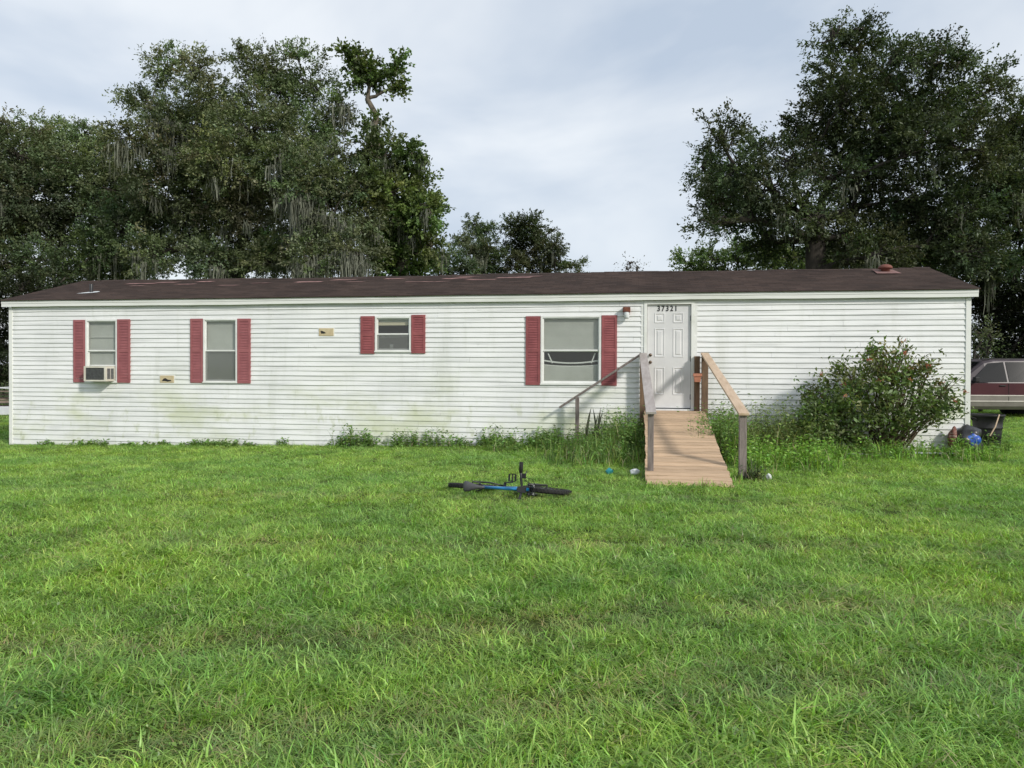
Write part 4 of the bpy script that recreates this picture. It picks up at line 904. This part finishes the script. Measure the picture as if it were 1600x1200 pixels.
tree('far_oak', 'far oak with a pale ragged crown, left one of two showing above the roof', base_at(752, 60), LB(60, [(742,350,13),(757,365,17),(728,375,13),(765,390,22),(740,395,16),(715,380,8),(775,412,18),(750,418,16)], 6), FAR, lsize=.17, seed=26, trunk_r=.3, moss=14)
tree('far_oak', 'far oak with a fuller dark crown, right one of two showing above the roof', base_at(830, 61), LB(61, [(805,352,20),(830,355,22),(848,372,20),(868,385,16),(812,385,24),(840,402,24),(805,415,20),(872,410,14),(895,418,13),(850,422,18)], 7), (.078,.094,.046), lsize=.17, seed=27, trunk_r=.3, moss=10)
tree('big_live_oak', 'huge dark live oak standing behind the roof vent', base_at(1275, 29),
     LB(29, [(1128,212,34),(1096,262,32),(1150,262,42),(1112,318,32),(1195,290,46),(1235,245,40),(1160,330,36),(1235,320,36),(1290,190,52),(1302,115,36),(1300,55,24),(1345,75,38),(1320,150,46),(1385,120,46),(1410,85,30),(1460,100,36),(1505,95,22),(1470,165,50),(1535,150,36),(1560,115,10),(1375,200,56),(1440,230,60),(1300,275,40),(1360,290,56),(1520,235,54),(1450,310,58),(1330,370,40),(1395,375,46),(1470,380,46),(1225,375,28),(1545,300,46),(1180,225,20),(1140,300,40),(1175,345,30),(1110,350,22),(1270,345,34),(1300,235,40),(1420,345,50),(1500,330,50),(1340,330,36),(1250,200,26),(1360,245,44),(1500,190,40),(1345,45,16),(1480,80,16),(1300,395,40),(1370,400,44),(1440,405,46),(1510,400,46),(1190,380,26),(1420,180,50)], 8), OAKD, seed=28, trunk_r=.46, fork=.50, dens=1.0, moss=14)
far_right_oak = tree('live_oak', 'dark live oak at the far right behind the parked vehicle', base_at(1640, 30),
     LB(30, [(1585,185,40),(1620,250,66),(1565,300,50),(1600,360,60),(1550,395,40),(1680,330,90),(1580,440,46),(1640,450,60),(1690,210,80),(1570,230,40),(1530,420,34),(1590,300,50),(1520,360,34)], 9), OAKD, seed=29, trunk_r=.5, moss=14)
tree('understorey_tree', 'low bright green tree under the left limbs of the big dark live oak', base_at(1165, 42), LB(42, [(1072,412,18),(1110,405,24),(1150,398,28),(1195,392,28),(1235,398,28),(1090,425,20),(1310,400,30),(1275,405,24),(1370,405,34),(1430,410,34),(1490,405,34),(1215,415,24)], 10), VINE, 'leaf_vine', lsize=.16, seed=30, trunk_r=.2)
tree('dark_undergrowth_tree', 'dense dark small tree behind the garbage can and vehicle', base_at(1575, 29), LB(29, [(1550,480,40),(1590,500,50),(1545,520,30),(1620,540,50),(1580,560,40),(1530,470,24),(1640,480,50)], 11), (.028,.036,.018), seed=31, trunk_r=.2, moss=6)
tree('pale_leaved_sapling', 'paler leafy sapling just behind the right corner of the home', base_at(1535, 25), LB(25, [(1532,520,14),(1540,545,18),(1528,560,14),(1550,530,10)], 12), (.085,.105,.050), lsize=.11, seed=32, trunk_r=.06, per=30)
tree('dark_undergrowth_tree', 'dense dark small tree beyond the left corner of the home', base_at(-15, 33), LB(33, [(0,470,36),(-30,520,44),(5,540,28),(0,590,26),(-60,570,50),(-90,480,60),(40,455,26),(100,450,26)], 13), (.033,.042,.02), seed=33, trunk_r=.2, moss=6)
tree('leafless_sapling', 'thin almost leafless sapling top showing above the roof by itself', base_at(985, 46), LB(46, [(985,412,12),(978,420,8),(995,420,9),(985,432,10)], 14), (.10,.09,.06), lsize=.12, seed=34, trunk_r=.07, per=7, dens=.7)

def copy_tree(src, loc, rz, label):
    r = src.copy(); COL.objects.link(r); r.location = loc; r.rotation_euler.z = rz; r['label'] = label
    for ch in src.children:
        c = ch.copy(); COL.objects.link(c); c.parent = r
copy_tree(far_right_oak, (31, 33, G(31, 33)), 1.9, 'dark live oak farther right than the parked vehicle, away from the home')
copy_tree(far_right_oak, (-36, 38, G(-36, 38)), 3.6, 'dark live oak standing off to the left, away from the home')

# ------------------------------------------------------------------ flowering shrub in front of the right end
def shrub():
    rng = np.random.default_rng(77); q = random.Random(77); b0 = hp(18.60, .72); b0.z = G(b0.x, b0.y)
    root = empty('flowering_shrub', b0, -TH); tag(root, 'leafy shrub with orange red flower tips against the right end of the home', 'shrub')
    # lobes in home axes: along, out, up, radius
    lob = [(-.70,.05,1.15,.42),(-.25,.0,1.42,.42),(.15,-.05,1.50,.36),(.50,.0,1.22,.40),(.85,.05,.92,.34),(-1.0,.1,.70,.44),(-.40,.15,.90,.46),(.15,.2,.98,.42),(.72,.15,.75,.30),(-1.25,.15,.42,.36),(-.85,.25,.35,.40),(-.35,.3,.45,.34),(-1.3,.1,.85,.26),(-.05,0,1.72,.20),(.30,0,1.72,.16),(.62,0,1.52,.18),(1.02,.0,1.20,.16),(.2,.25,.55,.26),(-.18,0,1.92,.12),(.38,0,1.90,.10),(.80,0,1.66,.11),(-.75,0,1.58,.12),(-1.25,0,1.20,.14),(1.18,.05,.98,.14),(1.2,.1,1.36,.09)]
    V = []; Q = []; K = []; off = 0; fl = []; st = MB()
    for (u, o, z, r) in lob:
        tip = Vector((u, -o, z)); b_ = Vector((q.uniform(-.25,.25), q.uniform(-.12,.12), -.05))
        for k in range(4):
            e = tip+Vector((q.uniform(-.7,.7), q.uniform(-.6,.6), q.uniform(-.2,.8)))*r; m = b_.lerp(e, .55)+Vector((q.uniform(-.1,.1), q.uniform(-.1,.1), .05))
            st.tube([b_, m, e], [.016, .011, .004], 5, cap=False)
        nc = int(37*(r/.4)**2)
        d = rng.normal(size=(nc, 3)); d /= np.linalg.norm(d, axis=1, keepdims=True); cc = np.array(tip)+d*(.35+.68*rng.random((nc, 1))**.6)*np.array([r*1.1, r, r]); cc[:, 2] = np.maximum(cc[:, 2], .10)
        m = rng.poisson(15, nc)+4; idx = np.repeat(np.arange(nc), m); nl = len(idx)
        pos = cc[idx]+rng.normal(size=(nl, 3))*.075+d[idx]*rng.normal(0, .06, (nl, 1))
        young = (cc[:, 2] > 1.25) & (rng.random(nc) < .30)
        ct = jit((.145,.205,.068), nc, rng, .25, .08); ct[young] = jit((.17,.165,.07), int(young.sum()), rng, .2, .08)
        v, f, kk = leaves(pos, .098, .40, rng, ct[idx]*(1+rng.normal(0, .2, (nl, 1))).clip(.5, 1.6), dirs=d[idx]*.6+np.array([0, 0, .25])); V.append(v); Q.append(f+off); K.append(kk); off += len(v)
        for j in range(nc):
            if cc[j, 2] > .95 and d[j, 2] > .05 and rng.random() < (.42 if u > .25 else .10): fl.append(Vector(cc[j]+d[j]*.07))
    st.build('stems', M['stem'], root, smooth=True)['kind'] = 'stuff'
    np_mesh('foliage', np.concatenate(V), np.concatenate(Q), M['weed'], np.concatenate(K), root)
    fm = MB()
    for p in fl:
        for k in range(q.randrange(5, 11)):
            dd = Vector((q.gauss(0, .5), q.gauss(0, .5), q.uniform(.3, 1))).normalized(); p2 = p+Vector((q.gauss(0, .025), q.gauss(0, .025), q.gauss(0, .015))); fm.tube([p2, p2+dd*.022, p2+dd*.045], [.002, .0045, .006], 4)
    tag(fm.build('flowers', M['flower'], root), kind='stuff')
shrub()

# ------------------------------------------------------------------ grasses and weeds
def blades(roots, az, length, width, bend, cols, rng, seg=4, lie=0.0):
    """arching grass blades; returns verts, quads, colours"""
    n = len(roots); t = np.linspace(0, 1, seg+1); dx = np.cos(az); dy = np.sin(az); px = -dy; py = dx
    v = np.empty((n, seg+1, 2, 3))
    for i, k in enumerate(t):
        out = length*(bend*k*k+lie*k); up = length*(k-.5*bend*k*k*1.2)*np.sqrt(np.maximum(0.02, 1-lie*lie)); w = width*(1-k**1.6)*.5+.0004
        for s_, sg in ((0, -1), (1, 1)):
            v[:, i, s_, 0] = roots[:, 0]+dx*out+px*w*sg; v[:, i, s_, 1] = roots[:, 1]+dy*out+py*w*sg; v[:, i, s_, 2] = roots[:, 2]+up
    f = []
    b0 = (np.arange(n)*(seg+1)*2)[:, None]
    for i in range(seg): f.append(b0+np.array([2*i, 2*i+1, 2*i+3, 2*i+2])[None])
    return v.reshape(-1, 3), np.concatenate(f), np.repeat(cols, (seg+1)*2, 0)
def cat(parts):
    V = []; Q = []; K = []; off = 0
    for v, f, k in parts: V.append(v); Q.append(f+off); K.append(k); off += len(v)
    return np.concatenate(V), np.concatenate(Q), np.concatenate(K)
def weed_clump(name, label, spots, seed, nbl=26, ln=(.35, .75), leafy=.5, col=(.205,.32,.08), cat_='weeds', lsz=.062):
    """tall grass and broad-leaved weeds; spots: (u, v, spread, height factor)"""
    rng = np.random.default_rng(seed); parts = []
    for (u, v, sp, hf) in spots:
        c = hp(u, v); n = int(nbl*.72)
        r = np.stack([c.x+rng.normal(0, sp, n), c.y+rng.normal(0, sp, n)], 1)
        uu, vv = uv_of(r[:, 0], r[:, 1]); bad = vv < .06; r[bad] += np.outer(.10-vv[bad], np.array(VX)[:2]); z = gz(r[:, 0], r[:, 1])-.01
        rr = np.column_stack([r, z])
        parts.append(blades(rr, rng.uniform(0, 6.28, n), rng.uniform(*ln, n)*hf, rng.uniform(.008, .020, n), rng.uniform(.15, 1.0, n), np.where((rng.random(n) < .14)[:, None], jit((.40,.37,.20), n, rng, .2, .05), jit(col, n, rng, .38, .10)), rng, 5))
        m = int(n*leafy)
        if m:
            h = rng.uniform(.3, 1.0, m)*hf*ln[1]*.95; lean = rng.normal(0, .12, (m, 2)); az = rng.uniform(0, 6.28, m)
            i0 = rng.integers(0, n, m); base_ = rr[i0]
            parts.append(blades(base_, az, h*1.02, np.full(m, .006), rng.uniform(.02, .15, m), jit((.09,.11,.04), m, rng, .2), rng, 5))
            for lv in range(9):
                t = (lv+1.5)/10.; cen = base_+np.column_stack([np.cos(az)*h*.1*t*t, np.sin(az)*h*.1*t*t, h*t]); a2 = rng.uniform(0, 6.28, m); dd = np.column_stack([np.cos(a2), np.sin(a2), rng.uniform(.0, .6, m)])
                parts.append(leaves(cen+dd*.035, lsz, .42, rng, jit((col[0]*.85, col[1]*.92, col[2]), m, rng, .25, .08), dirs=dd*1.6))
    V, Q, K = cat(parts); o = np_mesh(name, V, Q, M['weed'], K); return tag(o, label, cat_)
q = random.Random(15)
sp = lambda n, u0, u1, v0, v1, s, h0, h1: [(q.uniform(u0, u1), q.uniform(v0, v1), s, q.uniform(h0, h1)) for _ in range(n)]
weed_clump('weed_clump', 'tall tangled weeds crowding the left side of the ramp', sp(24, 13.2, 14.28, .15, 2.1, .16, .6, 1.0)+sp(26, 13.65, 14.30, .12, 1.5, .13, .95, 1.35), 1, 34)
weed_clump('weed_clump', 'low coarse grass bunch at the left foot of the ramp weeds', sp(26, 12.7, 14.25, 1.4, 3.1, .18, .45, .8), 2, 40, leafy=.15)
weed_clump('weed_clump', 'dense flowering weeds overhanging the right edge of the ramp', sp(40, 15.38, 16.0, .25, 2.3, .12, .95, 1.40), 3, 32, leafy=.9)
weed_clump('weed_clump', 'tall seedy weeds between the ramp and the flowering shrub', sp(54, 15.75, 17.5, .15, 1.2, .15, 1.0, 1.75), 4, 30, leafy=.8, col=(.28,.35,.12))
weed_clump('weed_clump', 'bright leafy weeds on the ground right of the ramp', sp(36, 15.75, 17.4, 1.3, 3.2, .16, .35, .75), 5, 30, leafy=.7, col=(.27,.44,.075))
weed_clump('weed_clump', 'long grass skirting the base of the flowering shrub', sp(46, 17.2, 20.0, .75, 1.7, .16, .35, .7), 6, 36, leafy=.35, col=(.24,.40,.075))
weed_clump('weed_clump', 'grey-green grass tuft at the foot of the right handrail post', sp(5, 15.72, 15.95, 4.0, 4.3, .07, .40, .55), 7, 30, leafy=.1, col=(.12,.15,.07))
weed_clump('weed_clump', 'short grass growing over the bottom edge of the ramp', [(14.36+.1*k, 4.96+q.uniform(-.10, .08), .05, q.uniform(.6, 1)) for k in range(14)]+[(14.35, 4.3, .05, 1.), (14.34, 4.0, .05, 1.1), (14.40, 4.55, .06, 1.2), (15.58, 4.45, .06, 1.3), (15.60, 4.2, .06, 1.2)], 17, 26, ln=(.08, .19), leafy=.0, col=(.27,.42,.09))
weed_clump('weed_clump', 'small weeds growing around the garbage can', [(20.62, -.45, .07, .6), (21.55, -1.1, .06, .45), (20.85, -1.0, .05, .7)], 8, 18, leafy=.8)
o = weed_clump('wall_weeds', None, sp(34, 8.0, 12.9, .08, .30, .10, .25, .75)+sp(26, 11.2, 13.4, .1, .9, .16, .3, .7)+sp(22, .2, 8.5, .06, .2, .10, .10, .28), 9, 18, leafy=.8, cat_=None, lsz=.075)
for k in ('label', 'category'):
    if k in o: del o[k]
tag(o, kind='stuff')
# stiff dark upright leaves by the old handrail post
def sword_plant():
    rng = np.random.default_rng(5); q = random.Random(5); c = hp(13.38, .55); root_z = G(c.x, c.y)
    root = empty('snake_plant', (c.x, c.y, root_z), -TH); tag(root, 'stiff dark upright sword leaves beside the slanting handrail post', 'plant')
    m = mat('dark sword leaf', (.035,.048,.026), .5, c2=(.085,.075,.045), scale=7, stretch=(1,1,.4))
    for k in range(9):
        x, y = q.uniform(-.22, .25), q.uniform(-.15, .15); h = q.uniform(.42, .85); lx, ly = q.uniform(-.10, .14), q.uniform(-.06, .06); w = q.uniform(.016, .028); a = q.uniform(-.6, .6)
        mb = MB()
        for i in range(6):
            t = i/5; ww = w*(1-.1*t if t < .7 else (1-t)/.3*.9+.04); p = Vector((x+lx*t*t, y+ly*t*t, -.05+(h+.05)*t)); ax = Vector((math.cos(a), math.sin(a), 0)); mb.v += [tuple(p-ax*ww), tuple(p+Vector((0, .008, 0))), tuple(p+ax*ww), tuple(p-Vector((0, .004, 0)))]
        for i in range(5):
            for j in range(4): mb.f.append((i*4+j, i*4+(j+1) % 4, i*4+4+(j+1) % 4, i*4+4+j)); mb.m.append(0)
        mb.build('leaf', m, root)
sword_plant()

# ------------------------------------------------------------------ lawn: tufts of real blades scattered over the ground
def lawn():
    rng = np.random.default_rng(3); src = bpy.data.collections.new('lawn_tufts')
    G1 = (.262, .440, .100); G2 = (.370, .545, .165); ST = (.36, .33, .18)
    def tuft(i, n, rad, ln, bend, col, straw, lie=0.0, w=(.0048, .0095)):
        r = rng.normal(0, rad, (n, 2)); c = jit(col, n, rng, .33, .08); s_ = rng.random(n) < straw; c[s_] = jit(ST, int(s_.sum()), rng, .2, .06)
        az = np.arctan2(r[:, 1], r[:, 0])+rng.normal(0, 1.1, n)
        L_ = rng.uniform(*ln, n); L_[s_] *= .8
        v, f, k = blades(np.column_stack([r, np.full(n, -.012)]), az, L_, rng.uniform(*w, n), rng.uniform(*bend, n), c, rng, 3, lie)
        me_o = np_mesh('tuft_%02d' % i, v, f, M['grassblade'], k); COL.objects.unlink(me_o); src.objects.link(me_o)
    for i in range(4): tuft(i, 36, .060, (.045, .120), (.55, 1.1), G1, .03)
    for i in range(4, 7): tuft(i, 36, .065, (.045, .11), (.7, 1.2), G2, .05, .25)
    for i in range(7, 9): tuft(i, 40, .060, (.05, .12), (.5, 1.0), (.26,.38,.13), .28, .45)
    for i in range(9, 11): tuft(i, 30, .05, (.09, .17), (.55, 1.1), G1, .03, 0, (.006, .011))
    for i in range(11, 13):   # low broad-leaved weeds among the grass
        n = 26; c = np.column_stack([rng.normal(0, .045, (n, 2)), rng.uniform(.02, .06, n)]); v, f, k = leaves(c, .030, .75, rng, jit((.20,.34,.085), n, rng, .2, .06), 1.2)
        o_ = np_mesh('tuft_%02d' % i, v, f, M['grassblade'], k); COL.objects.unlink(o_); src.objects.link(o_)
    for i in range(13, 15):   # dead clippings lying on top
        n = 14; r = np.column_stack([rng.normal(0, .10, (n, 2)), rng.uniform(.035, .07, n)]); v, f, k = blades(r, rng.uniform(0, 6.28, n), rng.uniform(.06, .13, n), np.full(n, .004), rng.uniform(.0, .1, n), jit((.44,.42,.24), n, rng, .2, .05), rng, 3, .985)
        o_ = np_mesh('tuft_%02d' % i, v, f, M['grassblade'], k); COL.objects.unlink(o_); src.objects.link(o_)
    # scatter
    bands = [(2.0, 4.0, 380), (4.0, 6.5, 310), (6.5, 10, 230), (10, 14, 170), (14, 18.5, 120), (18.5, 26, 42), (26, 36, 22)]
    P = []
    for d0, d1, den in bands:
        w = d1*.72+5.0; n = int(2*w*(d1-d0)*den); x = rng.uniform(-w, w, n); y = rng.uniform(d0, d1, n)
        ok = (np.abs(x) < y*.72+5.0) & ((np.abs(x) < y*.72+1.2) | (rng.random(n) < .6)); P.append(np.column_stack([x[ok], y[ok]]))
    # to either side and behind the viewer the lawn goes on, thinner
    n = 2600; x = rng.uniform(-9, 9, n); y = rng.uniform(-3, 2.0, n); P.append(np.column_stack([x, y]))
    P = np.concatenate(P); u, v = uv_of(P[:, 0], P[:, 1])
    inside = (u > -.02) & (u < HL+.02) & (v < .05) & (v > -HW-.05)
    hidden = (v < -HW) & (u > 1) & (u < HL-1) & (P[:, 1] > 18)
    onramp = (u > 14.36) & (u < 15.52) & (v > 0) & (v < 4.74-.28*np.exp(-((u-14.4)/.22)**2)-.2*np.exp(-((u-15.5)/.2)**2))
    P = P[~(inside | hidden | onramp)]; x, y = P[:, 0], P[:, 1]; n = len(P)
    # worn tracks run slantwise across the lawn; there the grass is flattened and strawy
    def track(a, b, c, w): return np.exp(-((y-(a+b*x+c*np.sin(x*.9)))/w)**2)
    wob = .5+.5*np.sin(x*2.3+1.1*np.sin(y*1.7))*np.sin(y*2.9+x)
    tr = np.maximum.reduce([track(4.55, .10, .12, .28), track(3.45, .14, .10, .22)*.9, track(6.6, -.05, .2, .22)*.7, track(9.0, -.10, .2, .3)*.45])*(.45+.55*wob)
    bare = np.exp(-(((x-4.05)/.42)**2+((y-8.3)/.16)**2))
    keep = rng.random(n) > np.maximum(tr*.35, bare*.92); P = P[keep]; x, y, tr, wob = x[keep], y[keep], tr[keep], wob[keep]; n = len(P)
    clump = np.sin(x*1.9+.8*np.sin(y*1.3))*np.sin(y*2.3+.9*np.sin(x*1.1))
    pick = rng.integers(0, 4, n); m2 = rng.random(n) < .38+.2*clump; pick[m2] = rng.integers(4, 7, int(m2.sum()))
    m3 = rng.random(n) < tr*.9; pick[m3] = rng.integers(7, 9, int(m3.sum()))
    m4 = (rng.random(n) < .10+.12*(clump > .5)) & (y < 9) & ~m3; pick[m4] = rng.integers(9, 11, int(m4.sum()))
    m5 = rng.random(n) < .025+.07*(wob > .85); pick[m5] = rng.integers(11, 13, int(m5.sum())); m6 = rng.random(n) < .012+.05*tr; pick[m6] = rng.integers(13, 15, int(m6.sum()))
    sc = .90*rng.uniform(.75, 1.2, n)*(1+.18*clump)*(1-.35*tr); sc = sc*np.where(y > 7, .86, 1)*np.where(y > 19, 1.35, 1)
    me = bpy.data.meshes.new('grass'); me.vertices.add(n)
    me.vertices.foreach_set('co', np.column_stack([x, y, gz(x, y)]).astype(np.float32).ravel())
    def attr(nm, ty, data, key): a = me.attributes.new(nm, ty, 'POINT'); a.data.foreach_set(key, np.ascontiguousarray(data).ravel())
    attr('pick', 'INT', pick.astype(np.int32), 'value'); attr('scl', 'FLOAT', sc.astype(np.float32), 'value')
    attr('rot', 'FLOAT_VECTOR', np.column_stack([rng.normal(0, .14, n), rng.normal(0, .14, n), rng.uniform(0, 6.283, n)]).astype(np.float32), 'vector')
    o = bpy.data.objects.new('grass', me); COL.objects.link(o); tag(o, 'uneven green lawn grass in front of the home', kind='stuff')
    ng = bpy.data.node_groups.new('grass scatter', 'GeometryNodeTree')
    ng.interface.new_socket('Geometry', in_out='INPUT', socket_type='NodeSocketGeometry'); ng.interface.new_socket('Geometry', in_out='OUTPUT', socket_type='NodeSocketGeometry')
    gi = N(ng, 'NodeGroupInput'); go = N(ng, 'NodeGroupOutput'); ci = N(ng, 'GeometryNodeCollectionInfo'); ip = N(ng, 'GeometryNodeInstanceOnPoints')
    ci.inputs['Collection'].default_value = src; ci.inputs['Separate Children'].default_value = True; ci.inputs['Reset Children'].default_value = True
    ip.inputs['Pick Instance'].default_value = True
    def na(nm, ty): k = N(ng, 'GeometryNodeInputNamedAttribute', data_type=ty); k.inputs['Name'].default_value = nm; return [s_ for s_ in k.outputs if s_.name == 'Attribute' and s_.enabled][0]
    l = ng.links.new; l(gi.outputs[0], ip.inputs['Points']); l(ci.outputs[0], ip.inputs['Instance'])
    l(na('pick', 'INT'), ip.inputs['Instance Index']); l(na('rot', 'FLOAT_VECTOR'), ip.inputs['Rotation']); l(na('scl', 'FLOAT'), ip.inputs['Scale']); l(ip.outputs[0], go.inputs[0])
    md = o.modifiers.new('scatter', 'NODES'); md.node_group = ng
lawn()
